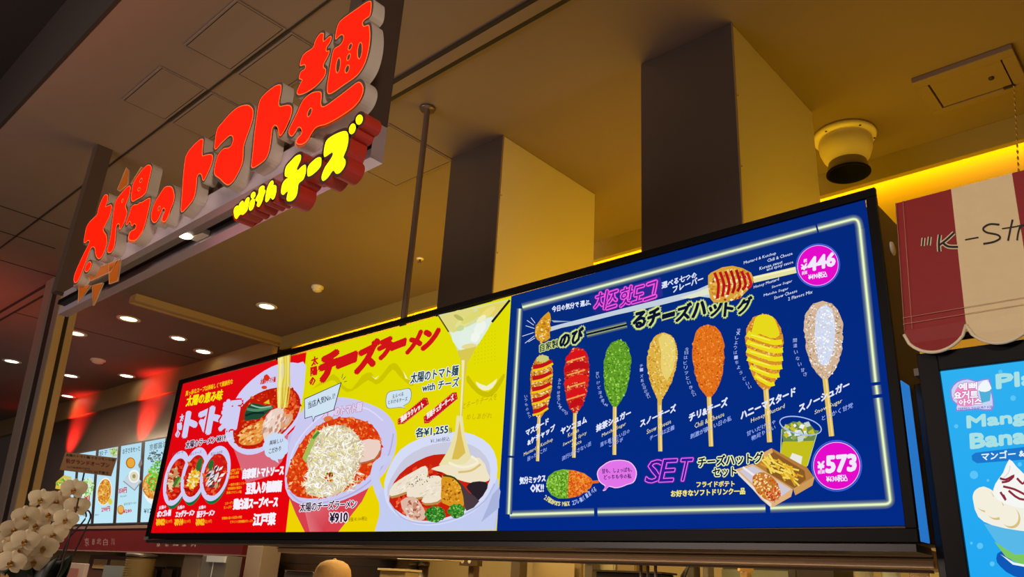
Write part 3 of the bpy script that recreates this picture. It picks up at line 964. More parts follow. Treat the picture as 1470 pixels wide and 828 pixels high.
for (x, nm, pr) in ((135, 'ボンゴレ麺', '¥982'), (272, 'エッグラーメン', '¥910'), (430, '茄子ラーメン', '¥982')):
    wd = {135: 100, 272: 138, 430: 130}[x]
    A.text('太陽の', one(R2, x + 15, 473), one(R2, x + 68, 463), 5, '#f2e4f4', 0.03)
    A.text(nm, one(R2, x, 532), one(R2, x + wd, 517), 9, '#f2e4f4', 0.05, 0.1)
    A.text(pr, one(R2, x - 8, 592), one(R2, x + 54, 586), 9, '#f8b820', 0.05, 0.1)
    A.text('税抜(1,080円)' if pr == '¥982' else '税抜(1,000円)', one(R2, x + 56, 580), one(R2, x + 112, 574), 6, '#f08a20', 0.01)
    A.build('price_lettering', PICT, P_red); A = art(0.004)
A = art(0.004)
for tx, a, b2, hh in (('自家製トマトソース', (770, 245), (1072, 215), 14), ('豆乳入り極細麺', (795, 358), (1055, 338), 16), ('鶏白湯スープベース', (702, 472), (1028, 452), 15), ('江戸菜', (848, 592), (1010, 585), 17)):
    A.text(tx, one(R2, *a), one(R2, *b2), hh, '#f4f0fa', 0.05, 0.1); A.build('ingredient_lettering', PICT, P_red); A = art(0.004)
for tx, a, b2, hh in (('完熟トマトを', (685, 195), (765, 180), 4), ('使った濃厚', (678, 218), (745, 208), 4), ('自家製の味', (672, 245), (740, 238), 4),
                      ('一般的な麺とくらべ', (668, 300), (798, 285), 4), ('食物繊維が豊富な', (660, 328), (765, 318), 4), ('身体にやさしい麺', (652, 358), (762, 350), 4),
                      ('コラーゲン', (640, 440), (705, 430), 4), ('たっぷり', (632, 468), (690, 462), 4), ('栄養価の高い小松菜の仲間', (618, 548), (765, 538), 4), ('ビタミンと食物繊維がたっぷり', (680, 575), (848, 566), 4)):
    A.text(tx, one(R2, *a), one(R2, *b2), hh, '#f4a418', 0.02)
A.build('caption_lettering', PICT, P_red)
A = art(0.005)
cl = []
for k in range(36):
    t_ = 2 * math.pi * k / 36
    r_ = 1 + 0.10 * abs(math.sin(t_ * 4.5))
    cl.append((one(R1, 1018, 710)[0] + 17 * r_ * math.cos(t_), one(R1, 1018, 728)[1] + 18.5 * r_ * math.sin(t_)))
A.poly(cl, '#c9dcf4'); A.poly(R2((985, 90), (1030, 88), (1040, 130)), '#c9dcf4')
A.text('美味しい', one(R1, 970, 722), one(R1, 1070, 700), 7, '#3a2a30', 0.01, 0.1); A.text('こだわり', one(R1, 965, 785), one(R1, 1055, 762), 7.5, '#3a2a30', 0.01, 0.1)
A.build('speech_bubble', PICT, P_red)

# ------------------------------------------------------------------ yellow panel
Art.cur = 'yellow'
A = art()
A.poly(Y1((130, 590), (270, 490), (330, 560), (390, 590), (460, 500), (520, 480), (560, 530), (640, 430), (690, 425), (740, 500), (800, 545), (780, 570),
          (700, 500), (660, 460), (600, 530), (550, 560), (500, 530), (430, 580), (360, 610), (300, 560), (260, 530)), '#cfc400', 2)
A.poly(Y1((1160, 500), (1220, 580), (1290, 610), (1340, 560), (1390, 490), (1400, 510), (1350, 600), (1290, 645), (1220, 620), (1150, 540)), '#cabf00', 2)
A.poly(Y1((1210, 540), (1280, 570), (1350, 520), (1320, 580), (1270, 600), (1230, 580)), '#f2efc8', 2)
A.poly(Y1((520, 500), (545, 518), (570, 500), (548, 528)), '#f4f0b0'); A.poly(Y1((730, 470), (760, 520), (780, 530), (745, 520)), '#f4f0b0')
for i in range(9):
    for j in range(7):
        A.ell(one(Y1, 1205 + j * 22, 230 + i * 24 - j * 4), 0.55, 0.55, '#b9b000', n=6)
        if i < 5: A.ell(one(Y1, 780 + j * 20, 160 + i * 22 - j * 5), 0.45, 0.45, '#c4bb00', n=6)
A.build('backdrop_pattern', PICT, P_yel)
# big bowl, left
A = art(0.0022)
A.poly(Y2((45, 480), (110, 640), (165, 750), (372, 750), (420, 690), (520, 560), (580, 440), (300, 560)), '#d8404c', 0)
A.grad(Y2((150, 560), (330, 590), (290, 748), (195, 748)), ['#e0707c', '#dc5560', '#d03c48', '#e07078'])
rim_ = Y2((160, -20), (260, -70), (400, -85), (520, -60), (640, -10), (715, 70), (735, 190), (700, 320), (610, 440), (480, 520), (330, 575), (180, 585), (90, 555), (45, 480),
          (45, 360), (70, 200), (110, 80))
A.poly(rim_, '#cbc8f0', 2)
A.stroke(Y2((70, 500), (130, 560), (240, 572), (380, 545), (520, 475), (620, 380), (690, 260), (715, 140)), 2.2, '#b4b0dc', 3); A.stroke(Y2((60, 400), (90, 250), (180, 110), (300, 10), (440, -30), (560, -10), (650, 60)), 2.0, '#dcdaf8', 3)
A.text('太陽のトマト麺', one(Y1, 200, 785), one(Y1, 455, 735), 13, '#dcd0f0', 0.05, 0.15, out=[(0.05, '#c07890')])
A.ell(one(Y1, 240, 790), 7, 5, '#e07a40')
soup = Y2((400, 40), (500, 50), (590, 95), (635, 170), (640, 260), (600, 360), (500, 450), (380, 510), (250, 540), (130, 535), (65, 480), (55, 390), (90, 290),
          (160, 170), (250, 90), (330, 55))
A.poly(soup, '#d8380c', 2)
c_ = one(Y2, 345, 290)
A.speck(in_poly(soup), bbox(c_, 76), 900, 1.9, ['#e24c14', '#cc2c06', '#e8601e', '#dc3e0e', '#f08a40'], 1.5)
A.speck(in_poly(soup), bbox(c_, 76), 60, 1.5, ['#f6c890', '#f0a860'], 2.6)
A.poly(Y2((500, 190), (620, 180), (635, 240), (600, 300), (510, 320)), '#ecd0c4', 2)
A.stroke(Y2((510, 325), (600, 300), (635, 245)), 2.5, '#b06a40', 2)
ch = Y2((330, 90), (420, 95), (500, 160), (530, 260), (480, 360), (450, 440), (360, 520), (240, 530), (170, 500), (190, 380), (170, 290), (200, 190), (260, 120))
A.poly(ch, '#d6c6a4', 2); A.speck(in_poly(ch), bbox(one(Y2, 345, 310), 62), 700, 0.8, ['#fbf7ea', '#efe8d0', '#c8b890', '#e4d88c', '#b8a478', '#ffffff'], 6.0)
for cc, rx_, ry_, n_ in ((one(Y2, 345, 270), 38, 40, 420), (one(Y2, 270, 430), 26, 22, 170), (one(Y2, 420, 400), 22, 24, 120)):
    A.speck(in_ell(cc, rx_, ry_, -20), bbox(cc, 45), n_, 0.85, ['#fbf7ea', '#f2eed8', '#d9cfae', '#e8e08c', '#c8b890', '#ffffff'], 6.5)
A.speck(in_ell(one(Y2, 320, 410), 6, 7), bbox(one(Y2, 320, 410), 10), 22, 1.6, ['#c83a10', '#7a2a10', '#e0a030'], 1.5)
A.poly(Y2((150, 290), (200, 180), (240, 110), (255, 130), (210, 230), (170, 320)), '#a8bc58', 1); A.stroke(Y2((215, 170), (255, 130)), 4, '#4f8a34')
A.build('cheese_ramen_picture', PICT, P_yel)
# right pot with cheese poured in
A = art(0.0022)
A.poly(Y2((612, 760), (640, 600), (600, 500), (570, 400), (590, 320), (640, 280), (720, 275), (705, 300), (640, 345), (620, 400), (650, 480), (680, 640), (700, 745), (615, 747)), '#c9cdf0', 0)
A.poly(Y2((615, 746), (640, 560), (700, 640), (900, 720), (1150, 700), (1330, 540), (1365, 450), (1380, 500), (1350, 738)), '#bcc8ee', 0)
A.poly(Y2((600, 745), (632, 640), (625, 520), (680, 450), (800, 400), (1200, 400), (1368, 420), (1362, 560), (1340, 738)), '#c2ccf0', 0)
A.poly(Y2((1330, 520), (1375, 470), (1372, 600), (1260, 690), (1300, 600)), '#a9b4dc', 1)
A.poly(Y2((700, 330), (760, 240), (880, 170), (1020, 140), (1150, 130), (1270, 175), (1340, 250), (1362, 360), (1340, 470), (1270, 580), (1150, 660), (1000, 705), (860, 705), (740, 650),
          (670, 560), (660, 440)), '#d6dcf6', 2)
A.poly(Y2((730, 370), (790, 290), (900, 225), (1030, 195), (1150, 195), (1250, 240), (1310, 320), (1315, 420), (1270, 520), (1160, 610), (1010, 670), (880, 680), (770, 640), (690, 560), (680, 470)), '#c9cade', 2)
A.stroke(Y2((690, 560), (760, 655), (870, 695), (1010, 690), (1160, 640), (1280, 560), (1345, 450)), 2.4, '#b6bee4', 3)
A.poly(Y2((720, 440), (800, 350), (920, 285), (1010, 268), (1100, 280), (1300, 380), (1290, 480), (1160, 610), (1010, 670), (880, 680), (770, 640), (690, 560)), '#c8200c', 2)
c_ = one(Y2, 900, 500)
A.speck(in_ell(c_, 46, 34, -20), bbox(c_, 50), 120, 3.0, ['#e84420', '#9a1006', '#f07040', '#d03018'], 1.6)
A.poly(Y2((1000, 340), (1080, 300), (1250, 290), (1300, 380), (1310, 430), (1220, 450), (1100, 420), (1020, 380), (950, 360)), '#efe3c4', 2)
for pts_ in (((690, 520), (720, 450), (850, 370), (915, 340), (930, 390), (880, 460), (740, 520)), ((800, 530), (830, 460), (960, 400), (1020, 420), (1010, 480), (920, 530)), ((890, 560), (940, 490), (1030, 440), (1020, 540), (950, 570))):
    A.poly(Y2(*[(x + 4, y + 14) for x, y in pts_]), '#b98a48', 2); A.poly(Y2(*pts_), '#eee2cc', 2)
A.speck(in_ell(one(Y2, 830, 440), 26, 9, -30), bbox(one(Y2, 830, 440), 28), 90, 0.7, ['#f6eee0', '#dccab0', '#e8dac4'], 5.0, -30)
A.speck(in_ell(one(Y2, 960, 490), 18, 9, -30), bbox(one(Y2, 960, 490), 20), 60, 0.7, ['#f6eee0', '#dccab0', '#e8dac4'], 5.0, -30)
A.speck(in_ell(one(Y2, 890, 420), 22, 8, -30), bbox(one(Y2, 890, 420), 24), 30, 0.8, ['#6a4020', '#504030'], 1.2)
A.poly(Y2((760, 560), (840, 530), (890, 580), (920, 650), (880, 682), (800, 650)), '#dcb8a4', 2); A.speck(in_ell(one(Y2, 840, 610), 13, 15), bbox(one(Y2, 840, 610), 16), 40, 1.8, ['#f0d8c8', '#c88a70', '#a85a40'], 1.8)
A.poly(Y2((1020, 400), (1090, 410), (1150, 490), (1160, 560), (1130, 600), (1020, 570), (1015, 480)), '#d99420', 2); A.speck(in_ell(one(Y2, 1080, 500), 14, 18), bbox(one(Y2, 1080, 500), 20), 60, 1.5, ['#f0b840', '#b86a10', '#e8a028', '#884810'], 1.6)
A.stroke(Y2((1025, 400), (1095, 415), (1150, 485), (1165, 560)), 2.6, '#3a4018', 3)
A.poly(Y2((1170, 470), (1210, 440), (1290, 440), (1300, 480), (1240, 560), (1200, 510)), '#2a2028', 2); A.poly(Y2((1130, 440), (1180, 500), (1250, 560), (1170, 620), (1150, 530)), '#4a3a40', 2)
for cc, r_ in ((one(Y2, 975, 640), 14), (one(Y2, 1110, 620), 12)):
    A.ell(cc, r_, r_ * 0.85, '#2f7a24', n=26, wob=0.14); A.speck(in_ell(cc, r_ * 0.95, r_ * 0.8), bbox(cc, r_), 90, 1.3, ['#5faa3c', '#1c5418', '#8cc860', '#3c8a2c'], 1.2)
A.build('cheese_pot_picture', PICT, P_yel)
# cheese pan and stream
A = art(0.0042)
A.poly(Y1((965, 103), (1440, -2), (1432, 20), (1320, 150), (1215, 320), (1180, 345), (1095, 345), (1060, 260), (1020, 190)), '#d9dca0', 0)
A.poly(Y1((1045, 215), (1160, 180), (1260, 130), (1330, 120), (1240, 280), (1180, 330), (1100, 330)), '#dfeee0', 2)
A.poly(Y1((990, 110), (1200, 60), (1160, 160), (1060, 220)), '#e0d880', 2); A.poly(Y1((1230, 60), (1420, 15), (1330, 110), (1240, 120)), '#e4d468', 2)
for (x, y, rx_, ry_, ro_, co_) in ((1130, 150, 13, 6, -35, '#e4e08c'), (1180, 120, 16, 5, -30, '#dcd874'), (1240, 190, 12, 7, -60, '#eef4ea'), (1150, 250, 12, 9, -50, '#e2f0e4'), (1290, 90, 14, 5, -40, '#ecdc7c'), (1110, 190, 6, 4, -20, '#c8d890'),
                                   (1210, 250, 8, 6, -60, '#f2f6ec'), (1100, 120, 8, 3, 30, '#b8b860'), (1250, 130, 8, 4, -40, '#f0f0c0'), (1170, 310, 11, 4, -5, '#e8d890')):
    A.ell(one(Y1, x, y), rx_, ry_, co_, ro_, 24, 0.06)
A.stroke(Y1((965, 105), (1035, 215)), 2.0, '#5a4810'); A.stroke(Y1((1438, 5), (1320, 150)), 3.2, '#241c10')
A.poly(Y1((1090, 340), (1220, 310), (1160, 420), (1140, 560), (1130, 720), (1118, 900), (1085, 900), (1110, 700), (1118, 500), (1112, 400)), '#d8c850', 1)
A.poly(Y1((1120, 400), (1140, 400), (1132, 560), (1122, 720), (1108, 860), (1112, 700), (1120, 540)), '#f2e8a8', 1)
A.poly(Y2((1110, 30), (1145, 30), (1160, 150), (1200, 290), (1160, 330), (1000, 335), (1060, 240), (1100, 130)), '#e9dfa8', 1)
A.poly(Y2((1128, 60), (1140, 150), (1165, 260), (1120, 300), (1080, 300), (1110, 180)), '#dcbc50', 1)
A.stroke(Y2((1060, 320), (1150, 350), (1240, 320), (1200, 280)), 3.5, '#f6eed0', 3); A.stroke(Y2((1120, 380), (1200, 370), (1260, 330)), 3, '#d9c078', 3)
A.build('melted_cheese_picture', PICT, P_yel)
A = art(0.005)
RR = '#d01418'
for chs, a, b2, hh in (('太', (130, 440), (172, 425), 12), ('陽', (125, 505), (168, 495), 12), ('の', (118, 568), (155, 560), 11)):
    A.text(chs, one(Y1, *a), one(Y1, *b2), hh, RR, 0.045)
for chs, a, b2, hh in (('チ', (175, 550), (292, 500), 37), ('ー', (300, 452), (418, 405), 13), ('ズ', (420, 490), (552, 425), 36), ('ラ', (562, 405), (645, 365), 26), ('ー', (655, 335), (745, 300), 9), ('メ', (755, 360), (850, 310), 24), ('ン', (858, 335), (960, 285), 26)):
    A.text(chs, one(Y1, *a), one(Y1, *b2), hh, RR, 0.075, 0.15)
A.build('title_lettering', PICT, P_yel)
A = art(0.005)
wo = [(0.075, '#e6f0f4')]
A.text('太陽のトマト麺', one(Y1, 782, 555), one(Y1, 1095, 500), 15, '#103a48', 0.02, 0.1, out=wo); A.build('title_lettering', PICT, P_yel); A = art(0.005); A.text('with チーズ', one(Y1, 860, 610), one(Y1, 1100, 572), 13, '#103a48', 0.02, 0.1, out=wo)
A.build('title_lettering', PICT, P_yel); A = art(0.005)
A.text('各¥1,255', one(Y2, 855, 168), one(Y2, 1055, 142), 14, '#103a48', 0.025, 0.05, out=wo); A.text('税抜', one(Y2, 1062, 140), one(Y2, 1082, 135), 8, '#2a4a50', 0.0)

A.text('¥1,380税込', one(Y2, 948, 202), one(Y2, 1068, 188), 7, '#3a4a60', 0.0)
A.build('price_lettering', PICT, P_yel); A = art(0.005)
A.text('太陽のチーズラーメン', one(Y2, 136, 625), one(Y2, 486, 602), 13, '#2a1030', 0.02, 0.1, out=[(0.075, '#f0e8f4')])
A.text('¥910', one(Y2, 322, 692), one(Y2, 432, 686), 13.5, '#2a1030', 0.03, 0.05, out=[(0.075, '#f0e8f4')]); A.text('税抜 ¥1,000税込', one(Y2, 438, 688), one(Y2, 556, 680), 6.5, '#6a4a08', 0.0)
A.build('price_lettering', PICT, P_yel); A = art(0.005)
A.text('とろーりチーズを', one(Y1, 1125, 725), one(Y1, 1350, 660), 10, '#c0a010', -0.005, 0.2); A.text('めしあがれ', one(Y1, 1150, 795), one(Y1, 1318, 785), 9, '#c0a010', -0.005, 0.2)
A.build('caption_lettering', PICT, P_yel)
for pts_, tx, a, b2 in ((((700, 790), (870, 648), (895, 648), (905, 690), (740, 820), (700, 825)), '濃厚ラクレット', (722, 812), (872, 708)), (((870, 775), (1060, 615), (1088, 612), (1095, 655), (905, 815), (875, 818)), '芳醇チェダーチーズ', (895, 788), (1072, 660))):
    A = art(0.005)
    A.poly(Y1(*pts_), '#c8101c'); pl = Y1(*pts_)
    cxm = sum(p_[0] for p_ in pl) / 6; cym = sum(p_[1] for p_ in pl) / 6
    lp_ = [(cxm + (x - cxm) * 0.93, cym + (y - cym) * 0.9) for x, y in pl]
    for i in range(6):
        (xa, ya), (xb, yb) = lp_[i], lp_[(i + 1) % 6]
        nn = max(2, int(math.hypot(xb - xa, yb - ya) / 3))
        for k in range(0, nn):
            t0, t1 = k / nn, (k + 0.55) / nn
            A.stroke([(xa + (xb - xa) * t0, ya + (yb - ya) * t0), (xa + (xb - xa) * t1, ya + (yb - ya) * t1)], 0.6, '#f0a890'); A.z -= A.STEP
    A.up(); A.text(tx, one(Y1, *a), one(Y1, *b2), 7.5, '#fbe8e4', 0.05, -0.2)
    A.build('flavour_tag', PICT, P_yel)
A = art(0.005)
A.poly(Y1((82, 655), (330, 545), (280, 730), (155, 775), (142, 810), (132, 772), (85, 788)), '#223040'); A.poly(Y1((86, 659), (322, 553), (276, 726), (152, 771), (141, 800), (135, 767), (89, 782)), '#cfe2f2')
A.text('当店人気No.1!', one(Y1, 108, 722), one(Y1, 286, 655), 10, '#203040', 0.01, 0.0)
for a, b2 in (((330, 520), (338, 490)), ((338, 530), (355, 508)), ((345, 545), (364, 538))): A.stroke(Y1(a, b2), 0.8, '#203040')
A.build('speech_bubble', PICT, P_yel)
A = art(0.005)
bub = Y1((620, 680), (625, 630), (650, 605), (720, 595), (770, 585), (788, 600), (790, 640), (775, 680), (735, 705), (758, 720), (715, 712), (650, 720), (628, 712))
A.poly(bub, '#405060', 2); c_ = one(Y1, 705, 655)
A.poly([(c_[0] + (x - c_[0]) * 0.965, c_[1] + (y - c_[1]) * 0.955) for x, y in bub], '#cfe2f0', 2)
A.text('えらべる', one(Y1, 665, 655), one(Y1, 738, 636), 5.5, '#203040', 0.01); A.text('とろけるチーズ', one(Y1, 636, 693), one(Y1, 764, 668), 6, '#203040', 0.01)
A.build('speech_bubble', PICT, P_yel)

# ------------------------------------------------------------------ blue panel
Art.cur = 'blue'
BG = '#03287e'
A = art()
CORE, HALO = '#eaf6c2', '#9db0a0'


def line(p0, p1, n=14): return [(p0[0] + (p1[0] - p0[0]) * k / n, p0[1] + (p1[1] - p0[1]) * k / n) for k in range(n + 1)]


def arc_corner(a, c, b_, n=6):
    return [((1 - t) ** 2 * a[0] + 2 * t * (1 - t) * c[0] + t * t * b_[0], (1 - t) ** 2 * a[1] + 2 * t * (1 - t) * c[1] + t * t * b_[1]) for t in [k / n for k in range(n + 1)]]


g1 = line((750, 441), (1172, 328.5)); A.glow(g1, 2.2, 6.5, CORE, HALO, BG)
A.glow(line((1174.5, 327.8), (1221, 315.5), 4) + arc_corner((1223, 315), (1231, 313), (1233, 321)) + [(1234.5, 328)], 2.4, 7, CORE, HALO, BG)
A.glow(line((1234.5, 328), (1257.2, 548.5), 10), 2.6, 7.5, CORE, HALO, BG)
A.glow(line((1258, 553), (1259.6, 566), 2), 2.6, 7.5, CORE, HALO, BG)
A.glow(line((1260.3, 571), (1277.5, 712), 8) + arc_corner((1278, 716), (1279, 722.5), (1271, 723.5)) + line((1266, 723.8), (1106, 729.2), 6), 2.6, 7.5, CORE, HALO, BG)
A.glow(line((1099, 729.6), (858, 734.8), 8), 2.4, 7, CORE, HALO, BG)
A.glow(line((853, 735), (732, 738.7), 5), 2.4, 6.5, CORE, HALO, BG)
A.glow(line((730.5, 738), (733.6, 657), 4), 1.9, 5, CORE, HALO, BG)
A.glow(line((734, 654), (746.5, 443), 8), 1.9, 5, CORE, HALO, BG)
A.build('neon_border_picture', PICT, P_blu)

A = art(0.0022)
WH, PK = '#dfe6ff', '#ff5ad8'
A.grad([one(B1, *p_) for p_ in ((600, 130), (1130, -10), (1150, 130), (640, 270))], ['#1a2a88', '#3a2a96', '#2a2a8e', '#162a84'])
A.text('今日の気分で 選ぶ、', one(B1, 325, 250), one(B1, 612, 195), 8.5, WH, 0.035, 0.0); A.build('heading_lettering', PICT, P_blu); A = art(0.0024)
for ch, a, b2, hh in (('치', (632, 250), (718, 225), 27), ('즈', (728, 228), (800, 205), 24), ('핫', (820, 215), (910, 185), 27), ('도', (918, 185), (1000, 162), 23), ('그', (1005, 165), (1095, 135), 24)):
    A.text(ch, one(B1, *a), one(B1, *b2), hh, '#5a1f9a', 0.005, 0.15, out=[(0.075, '#8a2ab0'), (0.05, PK)])
A.build('title_lettering', PICT, P_blu); A = art(0.0024)
A.text('選べる七つの', one(B1, 1140, 75), (1000, 398.5), 9, WH, 0.035, 0.0); A.text('フレーバー', one(B1, 1222, 105), (1009.5, 404), 9, WH, 0.035, 0.0)
A.build('heading_lettering', PICT, P_blu)
A = art(0.003)
gl = [(0.14, '#2f4f80'), (0.115, '#8aa06a'), (0.085, '#d4e488')]
NV = '#0a1436'
A.text('自家製', one(B1, 235, 545), one(B1, 368, 505), 11, NV, 0.02, 0.0, out=gl)
for chs, a, b2, hh in (('の', (380, 515), (450, 490), 17), ('び', (468, 492), (548, 462), 20), ('る', (925, 372), (1015, 352), 22), ('チ', (1032, 358), (1118, 325), 22), ('ー', (1145, 300), (1232, 275), 6), ('ズ', (1245, 322), (1350, 290), 22)):
    A.text(chs, one(B1, *a), one(B1, *b2), hh, NV, 0.05, 0.1, out=gl)
A.glow(line(one(B1, 582, 415), one(B1, 880, 342), 6), 2.6, 5.5, '#d4e488', '#a8bc70', BG)
A.stroke([one(B1, 582, 415), one(B1, 880, 342)], 3.0, NV)
for chs, a, b2, hh in (('ハ', (68, 615), (160, 585), 19), ('ッ', (182, 612), (270, 580), 15), ('ト', (290, 605), (350, 590), 19), ('グ', (382, 595), (478, 560), 20)):
    A.text(chs, one(B3, *a), one(B3, *b2), hh, NV, 0.05, 0.1, out=gl)
A.build('title_lettering', PICT, P_blu)

# pulled corn dog along the top
A = art(0.0026)
A.poly([one(B1, 310, 360), one(B1, 420, 330), one(B1, 700, 260), one(B1, 1000, 185), one(B1, 1397, 85), (1019, 408), (1022, 428), one(B1, 1397, 130), one(B1, 1100, 205), one(B1, 800, 270), one(B1, 520, 340), one(B1, 400, 365), one(B1, 310, 392)], '#c3d0dc')
A.poly([one(B1, 320, 310), one(B1, 480, 318), one(B1, 340, 325)], '#9fb4d0')
A.poly([one(B3, -20, 475), one(B3, 90, 440), one(B3, 180, 405), one(B3, 195, 450), one(B3, 60, 480)], '#dfe6cc')
A.poly(B1((300, 245), (312, 262), (318, 300), (310, 340), (320, 370), (308, 400), (312, 440), (280, 465), (240, 470), (212, 450), (198, 400), (205, 355), (235, 310), (265, 275)), '#d89a20', 1)
A.speck(in_ell(one(B1, 258, 380), 10, 18, 12), bbox(one(B1, 258, 380), 20), 90, 1.5, ['#f4c860', '#b87414', '#e8b030', '#f8e0a0', '#c88018'], 1.3)
for a, b2 in (((130, 350), (195, 370)), ((140, 310), (190, 345)), ((125, 480), (195, 425)), ((105, 428), (190, 400)), ((170, 290), (200, 330)), ((150, 470), (200, 440))): A.stroke(B1(a, b2), 0.8, '#dfe6ff')
A.stroke(B3((495, 350), (795, 280)), 9, '#e4e0a0'); A.stroke(B3((495, 338), (795, 270)), 2, '#f4f0cc')
dog = B3((180, 320), (200, 300), (280, 262), (350, 252), (420, 268), (480, 300), (498, 340), (490, 385), (450, 430), (400, 480), (330, 500), (220, 510), (195, 480), (180, 400))
A.poly(dog, '#d8a038', 1)
A.speck(in_ell(one(B3, 335, 385), 31, 22, -18), bbox(one(B3, 335, 385), 34), 150, 1.7, ['#f0d088', '#c88428', '#e8b850', '#a83018', '#f8e8b8'], 1.4)
for k in range(7):
    x = 225 + k * 38
    A.stroke(B3((x, 300 - k * 5 + max(0, k - 4) * 14), (x + 28, 380), (x + 20 - k * 3, 480 - k * 12)), 4.2, random.choice(['#b8141c', '#c81c20', '#a81018']), 3)
A.build('corn_dog_picture', PICT, P_blu)
for side in (0, 1):
    A = art(0.0024)
    rows = ((('Mustard & Ketchup', (430, 248), (656, 178)), ('Chili & Cheese', (594, 228), (770, 175)), ('Korean sweet', (540, 283), (700, 235)), ('and spicy sauce', (590, 295), (775, 240))),
            (('Honey Mustard', (500, 418), (675, 360)), ('Snow Sugar', (626, 415), (768, 370)), ('Matcha Sugar', (570, 472), (742, 422)), ('Snow Cheese', (642, 488), (803, 436)), ('2 Flavors Mix', (740, 496), (910, 444))))[side]
    for tx, a, b2 in rows: A.text(tx, one(B3, *a), one(B3, *b2), 5.4 if 'p' in tx or 'y' in tx else 4.6, '#e4eaff', 0.006, 0.0)
    A.build('flavour_list', PICT, P_blu)


def badge(c, rx, ry, rot, items):
    A = art(0.0036)
    A.ell(c, rx, ry, '#3f62e0', rot); A.ell(c, rx * 0.955, ry * 0.955, '#1a1e80', rot); A.ell(c, rx * 0.93, ry * 0.93, '#e6b8ff', rot); A.ell(c, rx * 0.90, ry * 0.90, '#e40cc8', rot)
    for tx, a, b2, hh, bo in items: A.text(tx, a, b2, hh, '#f0e8ff', bo, 0.0)
    A.build('price_badge', PICT, P_blu)


badge(one(B3, 948, 250), 32.5, 31, -35, (('¥', one(B3, 832, 285), one(B3, 872, 275), 8, 0.05), ('446', one(B3, 880, 292), one(B3, 1066, 248), 18.5, 0.05), ('税', one(B3, 848, 232), one(B3, 872, 226), 5, 0.03), ('税抜', one(B3, 836, 318), one(B3, 874, 308), 5, 0.02), ('¥490税込', one(B3, 882, 352), one(B3, 1012, 330), 8.5, 0.03)))
badge(one(B5, 1080, 383), 36.5, 37, 0, (('¥', one(B5, 948, 410), one(B5, 992, 406), 11, 0.05), ('573', one(B5, 1008, 430), one(B5, 1212, 415), 23, 0.05), ('税抜', one(B5, 948, 442), one(B5, 998, 436), 5.5, 0.02), ('¥630税込', one(B5, 1008, 498), one(B5, 1155, 490), 9.5, 0.03)))


def dogprof(t, lean):
    if t < 0.36: return math.sqrt(max(0, 1 - ((0.36 - t) / 0.36) ** 2)) ** 0.9
    u = (t - 0.36) / 0.64
    return max(0.15, (1 - u * u) if lean else 0.99 * max(0, 1 - u ** 2.3) ** 0.62)


def dogshape(top, bot, w_, lean=False):
    """egg outline from top to bottom point, widest above the middle"""
    L, R = [], []
    dx, dy = bot[0] - top[0], bot[1] - top[1]
    n = 26
    for k in range(n + 1):
        t = k / n
        h = w_ / 2 * dogprof(t, lean)
        x, y = top[0] + dx * t, top[1] + dy * t
        L.append((x - h * (1 + random.uniform(-0.05, 0.05)), y)); R.append((x + h * (1 + random.uniform(-0.05, 0.05)), y))

    def ins(x, y):
        t = (y - top[1]) / dy
        return 0 <= t <= 1 and abs(x - top[0] - dx * t) < w_ / 2 * 0.98 * dogprof(t, lean)
    return L + R[::-1], ins


